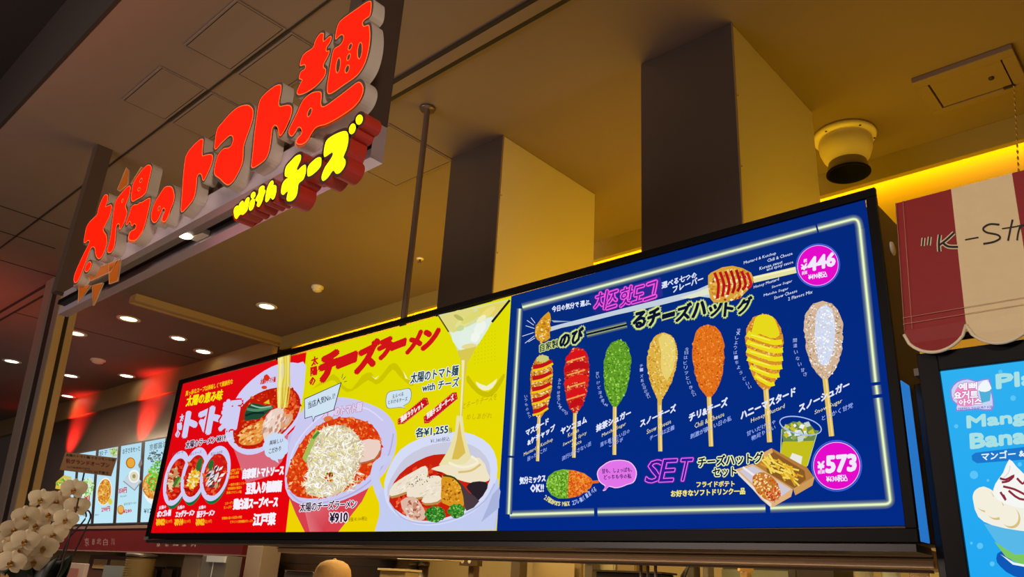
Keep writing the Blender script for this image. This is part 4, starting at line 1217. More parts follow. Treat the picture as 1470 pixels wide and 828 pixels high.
DOGS = (
    ((780, 509), (774.8, 600), 32, (772.5, 662), 'ketchup'), ((830.5, 499), (826.6, 593), 36, (824.7, 657), 'yang'), ((889.3, 488), (883.7, 584), 38.5, (883, 653), 'matcha'),
    ((954.2, 477.5), (948, 578), 43, (949, 648), 'cheese'), ((1017.3, 466), (1019, 570), 46, (1022, 641), 'chili'), ((1097, 451), (1100.6, 560), 54, (1106, 635), 'honey'), ((1182, 432.5), (1185.4, 544), 56, (1195, 626.5), 'sugar'))
for top, bot, w_, end, kind in DOGS:
    A = art(0.0022)
    A.stroke([(bot[0] - 0.2, bot[1] - 4), end], w_ * 0.125 + 0.6, '#e2c060'); A.stroke([(bot[0] + 1, bot[1] - 4), (end[0] + 1, end[1])], 1.4, '#f4e0a0')
    out_, ins = dogshape(top, bot, w_, kind == 'cheese')
    base = dict(ketchup='#d08a2c', yang='#c8281c', matcha='#5f9a26', cheese='#dcb042', chili='#e0701a', honey='#d8902c', sugar='#d2b496')[kind]
    A.poly(out_, base)
    bx = (top[0] - w_ / 2 - 4, top[1], top[0] + w_ / 2 + 4, bot[1])
    cols = dict(ketchup=['#f0d080', '#b86a18', '#e8a840', '#f8e8b0'], yang=['#e04030', '#a01014', '#d83018', '#f07048', '#f0c080'], matcha=['#8cc83c', '#3f7a18', '#74b030', '#a8d860', '#4f8c1e'],
                cheese=['#ecd070', '#d09028', '#f4e090', '#e4bc50', '#c8881c'], chili=['#f89030', '#c85410', '#f0a048', '#d86414', '#e88020'], honey=['#f0b050', '#b86014', '#f4d080', '#c87820'],
                sugar=['#f0e8e8', '#b08a68', '#e0ccb8', '#fbf6f4', '#c8a888'])[kind]
    A.speck(ins, bx, 420, 1.15, cols, 1.3)
    dx = bot[0] - top[0]
    drk = dict(ketchup='#8a4a10', yang='#8a0c10', matcha='#2f6010', cheese='#b87414', chili='#a8440c', honey='#9a5010', sugar='#9a7858')[kind]
    for sd in (-1, 1):
        A.speck(lambda x, y: ins(x, y) and sd * (x - top[0] - dx * (y - top[1]) / (bot[1] - top[1])) > 0.62 * w_ / 2 * dogprof((y - top[1]) / (bot[1] - top[1]), kind == 'cheese'), bx, 70, 1.0, [drk, base], 1.4)
    if kind == 'ketchup':
        for k in range(5):
            y = top[1] + 13 + k * 16; hw = w_ * 0.43 * (1 - max(0, k - 2) * 0.13)
            A.stroke([(top[0] - hw + dx * k / 6, y + 5), (top[0] + dx * k / 6, y + 3), (top[0] + hw + dx * k / 6, y - 3)], 6.5, '#c0141a', 3)
            A.stroke([(top[0] - hw - 1 + dx * k / 6, y + 10), (top[0] + dx * k / 6, y + 7), (top[0] + hw + 1 + dx * k / 6, y)], 3.0, '#f0c418', 3)
        A.ell((top[0], top[1] + 6), 9, 5, '#c8cc78', wob=0.1)
    if kind == 'yang':
        for k, y in enumerate((508, 524, 543, 562, 577)):
            hw = (14, 16, 16, 13, 9)[k]; A.poly([(828 - hw, y + 4), (828, y - 5), (828 + hw, y - 3), (829 + hw, y + 6), (830, y + 5), (828 - hw, y + 11)], ('#d8141a', '#c01018', '#e02018')[k % 3], 2)
        for y in (516, 535, 553, 570): A.stroke([(815, y + 4), (828, y), (841, y - 4)], 2.0, '#f0a050', 2)
    if kind == 'cheese':
        A.poly([(946, 486), (958, 480), (968, 488), (971, 505), (968, 530), (958, 545), (950, 530), (950, 505)], '#e8d070', 2)
        A.speck(in_ell((961, 508), 10, 26), bbox((961, 508), 28), 90, 1.0, ['#f6eaa0', '#e4c85c', '#f0dc80'], 1.3)
        A.poly([(948 - 4, 566), (948 + 4, 566), (948 + 1.8, 582), (948 - 1.8, 582)], '#dcb042')
    if kind == 'honey':
        A.poly([(1082, 470), (1086, 456), (1097, 452), (1110, 455), (1117, 468), (1120, 482), (1108, 486), (1092, 480), (1080, 482)], '#e8d81c', 2)
        for k in range(6):
            y = 486 + k * 12; hw = (25, 26, 26, 25, 21, 14)[k]
            A.stroke([(1099 - hw, y - 7), (1099 - hw * 0.3, y), (1099 + hw * 0.5, y + 6), (1099 + hw, y + 5)], 7.5 - 0.3 * k, '#ecdc18', 3)
            A.stroke([(1099 - hw * 0.8, y - 5), (1099 + hw * 0.3, y + 3)], 1.4, '#f8f060', 2)
    if kind == 'sugar':
        A.poly([(1174, 448), (1184, 440), (1196, 446), (1200, 470), (1198, 500), (1190, 522), (1180, 524), (1174, 505), (1171, 475)], '#d2daf0', 2)
        A.speck(in_ell((1186, 482), 17, 44), bbox((1186, 482), 46), 260, 1.2, ['#e6ecfa', '#c8d2ec', '#f4f6fc', '#d8c8bc', '#ffffff'], 1.2)
    A.build('corn_dog_picture', PICT, P_blu)

# names, English names and taglines under each corn dog
NAMES = (
    ((('マスタード', B2, (138, 395), (305, 302), 8.5), ('&ケチャップ', B2, (150, 468), (352, 352), 9)), (('Mustard & Ketchup', B2, (122, 552), (338, 435), 6.5),), (('困ったらこれ!', B2, (150, 582), (292, 505), 6),)),
    ((('ヤンニョム', B2, (398, 385), (588, 292), 9),), (('Korean', B2, (450, 405), (530, 362), 6), ('Sweet & Spicy', B2, (412, 478), (588, 385), 6), ('Sauce', B2, (478, 478), (550, 445), 6)), (('流行は外さない派', B2, (405, 580), (622, 465), 6.5),)),
    ((('抹茶シュガー', B2, (660, 365), (915, 245), 10),), (('Matcha Sugar', B2, (702, 410), (880, 320), 6.5),), (('落ち着きたい日の', B2, (690, 478), (908, 370), 6.5), ('ごほうび', B2, (755, 478), (858, 435), 6.5))),
    ((('スノーチーズ', B2, (988, 328), (1250, 208), 10),), (('Snow Cheese', B2, (1035, 382), (1215, 300), 7),), (('チーズは正義', B2, (1058, 430), (1240, 345), 7),)),
    ((('チリ&チーズ', B4, (50, 808), (302, 700), 11.5),), (('Chili & Cheese', B5, (90, 125), (298, 38), 7.5),), (('刺激が欲しい日の私', B5, (62, 200), (348, 68), 7.5),)),
    ((('ハニーマスタード', B4, (392, 795), (750, 632), 11.5),), (('Honey Mustard', B4, (458, 825), (680, 725), 8),), (('甘いだけじゃ', B5, (455, 180), (656, 88), 7), ('物足りない', B5, (488, 212), (656, 130), 7))),
    ((('スノーシュガー', B4, (775, 748), (1105, 585), 11),), (('Snow Sugar', B4, (878, 770), (1060, 690), 8),), (('とにかく甘党', B4, (925, 805), (1130, 715), 7.5),)))
for jp, en, tag_ in NAMES:
    A = art(0.0040)
    for tx, zf, a, b2, hh in jp: A.text(tx, one(zf, *a), one(zf, *b2), hh, '#e2e8ff', 0.045, 0.0)
    for tx, zf, a, b2, hh in en: A.text(tx, one(zf, *a), one(zf, *b2), hh, '#f2eab4', 0.0, 0.0)
    for tx, zf, a, b2, hh in tag_: A.text(tx, one(zf, *a), one(zf, *b2), hh, '#9ab2f6', 0.01, 0.0)
    A.build('flavour_lettering', PICT, P_blu)
# hand-lettered lines curving down beside the dogs
CURVE = (('いつものやつ', B2, ((138, 100), (140, 150), (150, 205), (165, 250)), 5), ('みんな好きでしょ?やっぱ', B1, ((388, 755), (380, 870), (390, 950), (440, 1000)), 5), ('甘いけど深み癒し〜', B1, ((668, 705), (680, 800), (700, 890), (735, 940)), 5.5),
         ('チーズ系の沼が深い', B1, ((995, 650), (1000, 750), (1020, 820), (1050, 880)), 5.5), ('今日はピリッといきたい', B4, ((35, 330), (25, 430), (45, 540), (85, 630)), 6), ('甘×しょっぱーちょうどいい', B4, ((378, 205), (355, 320), (375, 450), (450, 580)), 6), ('間違いない甘さ', B4, ((748, 272), (755, 350), (780, 430), (815, 495)), 6.5))
for tx, zf, cv, hh in CURVE:
    A = art(0.0026)
    P = smooth_loop([one(zf, *c_) for c_ in cv], 20, False)
    for i, chs in enumerate(tx):
        k = int(i * (len(P) - 1) / max(1, len(tx) - 1))
        x, y = P[k]
        A.text('｜' if chs == 'ー' else chs, (x - hh * 0.42, y + hh * 0.5), (x + hh * 0.42, y + hh * 0.4), hh * 0.85, '#b4c4f8', 0.0)
        A.z -= A.STEP
    A.build('curved_lettering', PICT, P_blu)

# mixed flavour dog, bubble
A = art(0.0022)
A.stroke(B6((660, 285), (715, 280)), 4, '#d86a28')
mix = B6((435, 183), (520, 192), (600, 215), (655, 255), (672, 285), (655, 320), (600, 365), (530, 400), (470, 412), (400, 412), (345, 385), (312, 340), (306, 290), (320, 240), (370, 200))
A.poly(mix, '#6ca428', 1)
A.poly(B6((482, 190), (520, 192), (600, 215), (655, 255), (672, 285), (655, 320), (600, 365), (530, 400), (470, 410)), '#e4701a', 0)
cm = one(B6, 485, 300)
A.speck(lambda x, y: in_ell(cm, 33, 20)(x, y) and x < 818 - (y - 695) * 0.05, bbox(cm, 36), 380, 1.2, ['#8cc83c', '#3f7a18', '#74b030', '#a8d860', '#4f8c1e'], 1.3)
A.speck(lambda x, y: in_ell((cm[0] - 2, cm[1]), 34, 19)(x, y) and x > 818 - (y - 695) * 0.05, bbox(cm, 36), 380, 1.2, ['#f89030', '#c85410', '#f0a048', '#e04818', '#e88020'], 1.3)
A.build('corn_dog_picture', PICT, P_blu)
A = art(0.0030)
A.text('気分ミックス', one(B6, 98, 302), one(B6, 298, 280), 10, '#e2e8ff', 0.045); A.text('OK!!', one(B6, 182, 362), one(B6, 284, 358), 10.5, '#e2e8ff', 0.04)
A.build('heading_lettering', PICT, P_blu)
A = art(0.0030)
P = smooth_loop([one(B6, 285, 415), one(B6, 360, 460), one(B6, 455, 470), one(B6, 570, 445), one(B6, 690, 360)], 20, False)
tx = '2 Flavors Mix 2フレーバー選べる'
for i, chs in enumerate(tx):
    if chs == ' ': continue
    t_ = (i / (len(tx) - 1)) * (len(P) - 2); k = int(t_); ax, ay = P[k]; bx_, by_ = P[k + 1]; d_ = math.hypot(bx_ - ax, by_ - ay); ux, uy = (bx_ - ax) / d_, (by_ - ay) / d_
    A.text(chs, (ax, ay), (ax + ux * 3.3, ay + uy * 3.3), 6, '#d8d48c' if i < 13 else '#a8bcf4', 0.02, uy * 0.9); A.z -= A.STEP
A.build('curved_lettering', PICT, P_blu)
A = art(0.0036)
bb_ = B6((700, 220), (715, 180), (750, 150), (800, 120), (880, 110), (950, 122), (990, 155), (1012, 200), (1008, 250), (985, 290), (940, 305), (890, 325), (840, 332), (795, 320), (770, 348), (745, 352), (765, 320), (740, 300), (715, 275))
A.poly([(x, y - 1.4) for x, y in bb_], '#2a1a58', 2); A.poly(bb_, '#f4c8fa', 2); c_ = one(B6, 860, 220)
A.poly([(c_[0] + (x - c_[0]) * 0.95, c_[1] + (y - c_[1]) * 0.94) for x, y in bb_], '#e274ea', 2)
A.text('甘も、しょっぱも、', one(B6, 740, 218), one(B6, 975, 205), 7, '#2a1a50', 0.02); A.text('どっちも今の私', one(B6, 755, 266), one(B6, 970, 256), 7, '#2a1a50', 0.02)
A.build('speech_bubble', PICT, P_blu)
A = art(0.0030)
for chs, a, b2 in (('S', (1075, 290), (1165, 286)), ('E', (1185, 283), (1275, 278)), ('T', (1325, 276), (1395, 272))):
    A.text(chs, one(B6, *a), one(B6, b2[0] + 18, b2[1]), 32, '#33189a', -0.012, 0.22, out=[(0.06, '#7a22b8'), (0.035, '#ff7ae6'), (0.012, '#d028b8')])
A.build('title_lettering', PICT, P_blu)
# cup of lemonade
A = art(0.0022)
A.poly(B5((695, 110), (720, 150), (690, 330), (850, 395), (880, 370), (945, 165), (960, 140)), '#7f9a30'); A.poly(B5((705, 220), (800, 195), (925, 210), (875, 395), (690, 320)), '#c4be1c')
A.poly(B5((700, 120), (780, 75), (900, 95), (950, 160), (925, 210), (800, 215), (710, 215)), '#6a8a4a'); A.speck(in_ell(one(B5, 820, 140), 22, 12), bbox(one(B5, 820, 140), 24), 26, 4.2, ['#dfe6ec', '#a8b84a', '#c8d4c8', '#eef2f4', '#8fa850', '#c8c028'], 1.2)
ring = [one(B5, 832 + 145 * math.cos(t_) , 105 + 60 * math.sin(t_) + 26 * math.cos(t_)) for t_ in [2 * math.pi * k / 40 for k in range(41)]]
A.stroke(ring, 1.5, '#a9c0f4'); A.stroke(B5((700, 130), (692, 320)), 1.0, '#c8d8b0'); A.stroke(B5((945, 165), (880, 385)), 1.0, '#c8d8b0')
A.poly(B5((775, 295), (845, 320), (835, 380), (755, 335)), '#e8e8e0')
A.build('drink_picture', PICT, P_blu)
# snack box with fries and a corn dog
A = art(0.0028)
A.poly(B5((560, 300), (630, 262), (880, 400), (930, 470), (915, 520), (795, 590), (780, 545), (500, 400)), '#b57c3c'); A.poly(B5((570, 330), (640, 285), (860, 420), (870, 480), (790, 540), (600, 430)), '#8a5a28')
A.poly(B5((780, 545), (930, 460), (915, 522), (797, 590)), '#cd9a58'); A.poly(B5((560, 300), (630, 262), (640, 290), (585, 330)), '#d8a868')
for k in range(46):
    u, v = random.random(), random.random()
    x = 590 + u * 230 + (v - 0.5) * 60; y = 350 + u * 120 - (v - 0.5) * 70
    an = random.uniform(0.1, 1.2); L_ = random.uniform(45, 80)
    A.stroke([one(B5, x - L_ / 2 * math.cos(an), y - L_ / 2 * math.sin(an)), one(B5, x + L_ / 2 * math.cos(an), y + L_ / 2 * math.sin(an))], 2.6, random.choice(['#f0cc40', '#e4b028', '#f6dc60', '#d89c20', '#f0d458']))
A.poly(B5((380, 410), (500, 370), (780, 548), (770, 590), (630, 678), (560, 620)), '#d9b480'); A.poly(B5((405, 420), (500, 385), (765, 550), (640, 640)), '#cfc8d4')
A.poly(B5((380, 410), (630, 650), (630, 678), (400, 450)), '#e8dcd0'); A.poly(B5((630, 648), (775, 560), (768, 600), (630, 678)), '#e0b07c')
A.stroke(B5((430, 395), (520, 460)), 3, '#eceaf0')
dc = one(B5, 595, 530)
A.ell(dc, 24, 15.5, '#c8782c', 48, wob=0.03); A.speck(in_ell(dc, 23, 15, 48), bbox(dc, 26), 170, 1.3, ['#f4d890', '#b85018', '#e8a848', '#fbe8b8', '#c86020'], 1.3)
A.speck(in_ell((dc[0] + 10, dc[1] + 12), 10, 10), bbox((dc[0] + 10, dc[1] + 12), 12), 60, 1.4, ['#b02c18', '#d04820', '#e89058'], 1.3)
A.build('snack_box_picture', PICT, P_blu)

A = art(0.0030)
A.text('チーズハットグ', one(B5, 118, 398), one(B5, 570, 362), 15, '#0a1030', 0.03, 0.0, out=[(0.10, '#cfe08c'), (0.07, '#eef6c0')])
A.build('title_lettering', PICT, P_blu); A = art(0.003)
A.text('セット', one(B5, 222, 462), one(B5, 385, 455), 12.5, '#0a1030', 0.03, 0.0, out=[(0.10, '#cfe08c'), (0.07, '#eef6c0')])
A.build('title_lettering', PICT, P_blu); A = art(0.003)
A.text('フライドポテト', one(B5, 108, 534), one(B5, 372, 528), 8, '#f0e474', 0.04); A.text('お好きなソフトドリンク一品', (965.5, 713.5), one(B5, 446, 582), 9, '#f0e474', 0.045)
A.build('heading_lettering', PICT, P_blu)

# ================================================================== RIGHT-HAND NEIGHBOUR: AWNING AND SCREEN
AT, AB = Vector((-0.584, YD, EYE + 1.110)), Vector((-0.584, 2.12, EYE + 0.698))
AN = Vector((0, AB.z - AT.z, -(AB.y - AT.y))).normalized()
if AN.y > 0: AN = -AN
awn3 = lambda px, py: onPlane(px, py, AT, AN)
M_fred = mat('awning_red_canvas', '#8e1c22', 0.6, noise=0.08, nscale=30, bump=0.1)
M_fcream = mat('awning_cream_canvas', '#e2cea6', 0.6, noise=0.05, nscale=30, bump=0.15)
M_pipe = mat('awning_piping', '#e4d8bc', 0.55)
awn = thing('awning', 'red and cream striped canvas awning with scalloped edge, at the right edge', 'awning', AB)
wid = 0.147
dvec = (AB - AT)
L_ = dvec.length
dn = dvec.normalized()
aw_mb = MB(); pipe = MB()
XA = AT.x
for k in range(6):
    xa, xb = XA + k * wid, XA + (k + 1) * wid
    n = 14
    mi = k % 2
    top = AT + Vector((k * wid, 0, 0))
    rows = [top, top + dn * (L_ * 0.5), top + dn * L_]
    for j in range(2):
        aw_mb.face([rows[j], rows[j] + Vector((wid, 0, 0)), rows[j + 1] + Vector((wid, 0, 0)), rows[j + 1]], mi)
    base = rows[2]
    sc_ = []
    for i in range(n + 1):
        t_ = i / n
        dpt = 0.062 * (math.sin(math.pi * t_) ** 0.55) if 0 < t_ < 1 else 0.0
        sc_.append(base + Vector((wid * t_, -0.012 * math.sin(math.pi * t_), -0.010 - dpt)))
    aw_mb.face([base + Vector((0, -0.001, 0)), base + Vector((wid, -0.001, 0))] + sc_[::-1][1:-1], mi)
    pipe.tube([p_ + Vector((0, -0.001, 0)) for p_ in sc_], 0.0042, 7)
side_back = Vector((0, 0.10, 0))
fab = aw_mb.build('canvas', [M_fred, M_fcream], awn)
sm_ = fab.modifiers.new('thickness', 'SOLIDIFY'); sm_.thickness = 0.003; sm_.offset = 1
pipe.build('piping', M_pipe, awn)
q = MB(); q.mesh([AT, AT + Vector((0, 0.07, 0)), AB + Vector((0, 0.12, 0)), AB], [(0, 1, 2, 3)]); o_ = q.build('side_flap', M_fred, awn)
o_.modifiers.new('thickness', 'SOLIDIFY').thickness = 0.004
q = MB()
e_ = AN * 0.004
for off in (0.003, 0.022): q.tube([AT + Vector((off, 0, 0)) + e_, AB + Vector((off, 0, 0)) + e_], 0.0007, 5)
for z_ in (0.955, 0.91): q.tube([AT + dn * L_ * z_ + e_, AT + dn * L_ * z_ + Vector((5.5 * wid, 0, 0)) + e_], 0.0007, 5)
q.build('stitching', mat('seam_thread', '#c89a7a', 0.6), awn)
q = MB(); q.tube([AT + Vector((0.0, 0.02, -0.012)), AT + Vector((6 * wid, 0.02, -0.012))], 0.008, 8); q.build('frame_pipe', M_sframe, awn); q = MB(); q.tube([AB + Vector((0.0, 0.055, -0.02)), AB + Vector((6 * wid, 0.055, -0.02))], 0.010, 8)
q.build('frame_pipe', M_sframe, awn)
AW = Z(1240, 230, 2.761)
A = Art(awn3, AN, 0.0065)
def aw_stroke(pts, wd, sm=4, outl=None):
    P = smooth_loop(AW(*pts), sm, False) if len(pts) > 2 else AW(*pts)
    if outl: A.stroke(P, wd + 3.2, outl); 
    return P, wd
K_ = [aw_stroke(((237, 308), (234, 340)), 2.6, 4, '#d9c9ae'), aw_stroke(((262, 304), (258, 338)), 2.6, 4, '#d9c9ae'), aw_stroke(((302, 296), (298, 330), (300, 362)), 3.2, 4, '#d9c9ae'),
      aw_stroke(((358, 288), (328, 316), (296, 340)), 3.0, 4, '#d9c9ae'), aw_stroke(((312, 326), (335, 342), (374, 344)), 3.2, 4, '#d9c9ae')]
for P_, w_ in K_: A.stroke(P_, w_, '#17120f')
for pts_, w_ in ((((402, 316), (455, 306)), 2.0), (((538, 256), (500, 254), (474, 270), (486, 286), (530, 296), (540, 310), (515, 324), (474, 332)), 2.8), (((590, 236), (580, 280), (572, 320)), 2.8), (((548, 272), (600, 264), (632, 256)), 2.0),
                 (((620, 262), (612, 290), (608, 318)), 2.6), (((612, 285), (625, 262), (650, 256)), 2.4)):
    A.stroke(smooth_loop(AW(*pts_), 5, False) if len(pts_) > 2 else AW(*pts_), w_, '#231a16')
A.build('hand_lettering', INK, awn)

# dark partition between the two shops
t = thing('partition_post', 'dark glossy partition post between the menu board and the thick black screen frame', 'post', (-0.59, 2.36, 0))
q = MB(); q.box((-0.626, 2.30, 0), (-0.44, 2.36, EYE + 0.60)); q.build('panel', mat('partition_dark', '#0e1016', 0.25), t, 0.002)
q = MB(); q.box((-0.60, 2.22, EYE + 0.602), (-0.53, 2.36, EYE + 0.622)); q.build('bracket', mat('bracket_grey', '#6a6458', 0.4, metal=0.4), t)

# yogurt ice screen
YR = 2.14
scr = thing('menu_screen', 'sky blue yogurt ice menu screen in a thick black frame under the striped awning', 'menu screen', (-0.5 * YR, YR, EYE + 0.05))
kR = YR / 2.2
sx0, sx1, sz1, sz0 = onY(1350, 533, YR).x, 0.55, onY(1350, 533, YR).z, EYE - 0.25
q = MB(); fx0 = onY(1322, 600, YR).x + 0.012
q.box((fx0, YR - 0.012, sz0 - 0.06), (sx0, YR + 0.08, sz1 + 0.05)); q.box((sx0, YR - 0.012, sz1), (sx1 + 0.06, YR + 0.08, sz1 + 0.05)); q.box((sx0, YR - 0.012, sz0 - 0.06), (sx1 + 0.06, YR + 0.08, sz0))
q.box((sx1, YR - 0.012, sz0), (sx1 + 0.06, YR + 0.08, sz1)); q.box((sx0, YR + 0.01, sz0), (sx1, YR + 0.08, sz1))
q.build('frame', mat('screen_frame', '#09080b', 0.4, spec=0.15), scr, 0.002)
scr3 = lambda px, py: onY(px, py, YR)
A = Art(lambda a, b_: Vector((a, YR, b_)), NRM, 0.0)
A.grad([(sx0, sz1), (sx1, sz1), (sx1, sz0), (sx0, sz0)], ['#2fb0f0', '#2fb0f0', '#12a0f2', '#12a0f2'])
pan = A.build('display_panel', SCREEN, scr)
A2 = Z(1250, 500, 2.523)
A = Art(scr3, NRM, 0.0012)
for (x, y, r_) in ((516, 180, 4), (310, 282, 3), (374, 458, 6), (425, 478, 2), (396, 715, 4.5), (440, 780, 3.5), (470, 85, 3), (365, 705, 2), (500, 600, 3), (540, 420, 3)): A.ell(one(A2, x, y), r_, r_, '#5cc4f6', n=16)
A.build('bubble_pattern', PICT, pan)
A = Art(scr3, NRM, 0.002)
lg = A2((288, 150), (310, 120), (350, 108), (385, 118), (430, 108), (438, 150), (446, 190), (440, 225), (380, 222), (310, 228), (312, 205), (295, 190))
A.poly(lg, '#8a86d8', 2); c_ = one(A2, 368, 168); A.poly([(c_[0] + (x - c_[0]) * 0.94, c_[1] + (y - c_[1]) * 0.92) for x, y in lg], '#c9d4f6', 2)
A.ell(one(A2, 345, 165), 16, 15, '#f08ac0', -5); A.ell(one(A2, 352, 195), 16, 6, '#f08ac0', -5)
for tx, a, b2, hh in (('예뻐', (318, 152), (385, 148), 10), ('요거트', (302, 185), (388, 180), 11), ('아이스', (320, 208), (402, 203), 9)): A.text(tx, one(A2, *a), one(A2, *b2), hh, '#f4f4ff', 0.06, 0, out=[(0.06, '#c03a90')])
A.text('YEPPEO YOGURT ICE', one(A2, 316, 224), one(A2, 440, 216), 3.2, '#5a5ab0', 0.02)
A.poly(A2((392, 150), (438, 142), (432, 190), (402, 198)), '#4fb0d8'); A.poly(A2((388, 150), (400, 125), (420, 115), (438, 145), (415, 158)), '#f0f6fa', 2)
A.build('logo_picture', PICT, pan)
A = Art(scr3, NRM, 0.002)
GR = '#a8e0e4'
for tx, a, b2, hh in (('Plain', (458, 145), (690, 118), 19), ('Mango', (352, 300), (612, 272), 21), ('Banana', (364, 362), (660, 330), 20)): A.text(tx, one(A2, *a), one(A2, *b2), hh, GR, 0.06, -0.05)
cap_ = A2((380, 378), (700, 340), (700, 392), (385, 416), (368, 405), (366, 388)); A.poly(cap_, '#1c78cc')
A.text('マンゴー & バナナ', one(A2, 402, 406), one(A2, 660, 382), 11, '#e8f6ff', 0.03)
A.build('title_lettering', PICT, pan)
A = Art(scr3, NRM, 0.0024)
A.poly(A2((455, 760), (480, 730), (600, 740), (600, 830), (520, 825), (470, 790)), '#0f58b8', 2)
A.poly(A2((410, 635), (560, 660), (720, 640), (650, 800), (520, 775), (480, 740)), '#58b8e8'); A.poly(A2((448, 700), (520, 745), (680, 740), (655, 795), (560, 790), (490, 755)), '#7cc860', 1)
A.poly(A2((470, 745), (520, 775), (650, 800), (640, 806), (515, 783)), '#e4f4f8')
A.poly(A2((372, 555), (380, 515), (410, 500), (450, 520), (470, 540), (600, 560), (720, 570), (725, 640), (640, 665), (540, 660), (440, 640), (390, 610)), '#f1efe2', 2)
for (x, y, r_) in ((408, 545, 17), (445, 575, 16), (500, 605, 16)):
    A.ell(one(A2, x + 6, y + 6), r_ * 0.85, r_ * 1.05, '#d9c080', -30); A.ell(one(A2, x, y), r_ * 0.85, r_, '#f3efdc', -30)
A.poly(A2((445, 530), (452, 490), (480, 450), (502, 402), (530, 430), (600, 500), (640, 560), (560, 580), (480, 560)), '#f6f6f2', 2)
A.stroke(A2((470, 480), (500, 450), (505, 425)), 1.4, '#d8d8dc', 2)
for P_ in (((468, 470), (490, 475), (520, 460), (500, 480), (475, 485)), ((480, 500), (520, 510), (560, 530)), ((470, 520), (490, 550), (480, 530)), ((530, 470), (550, 490), (560, 480)), ((500, 515), (540, 545), (600, 550))): A.stroke(A2(*P_), 3.2, '#8e2a3c', 3)
A.build('yogurt_cup_picture', PICT, pan)

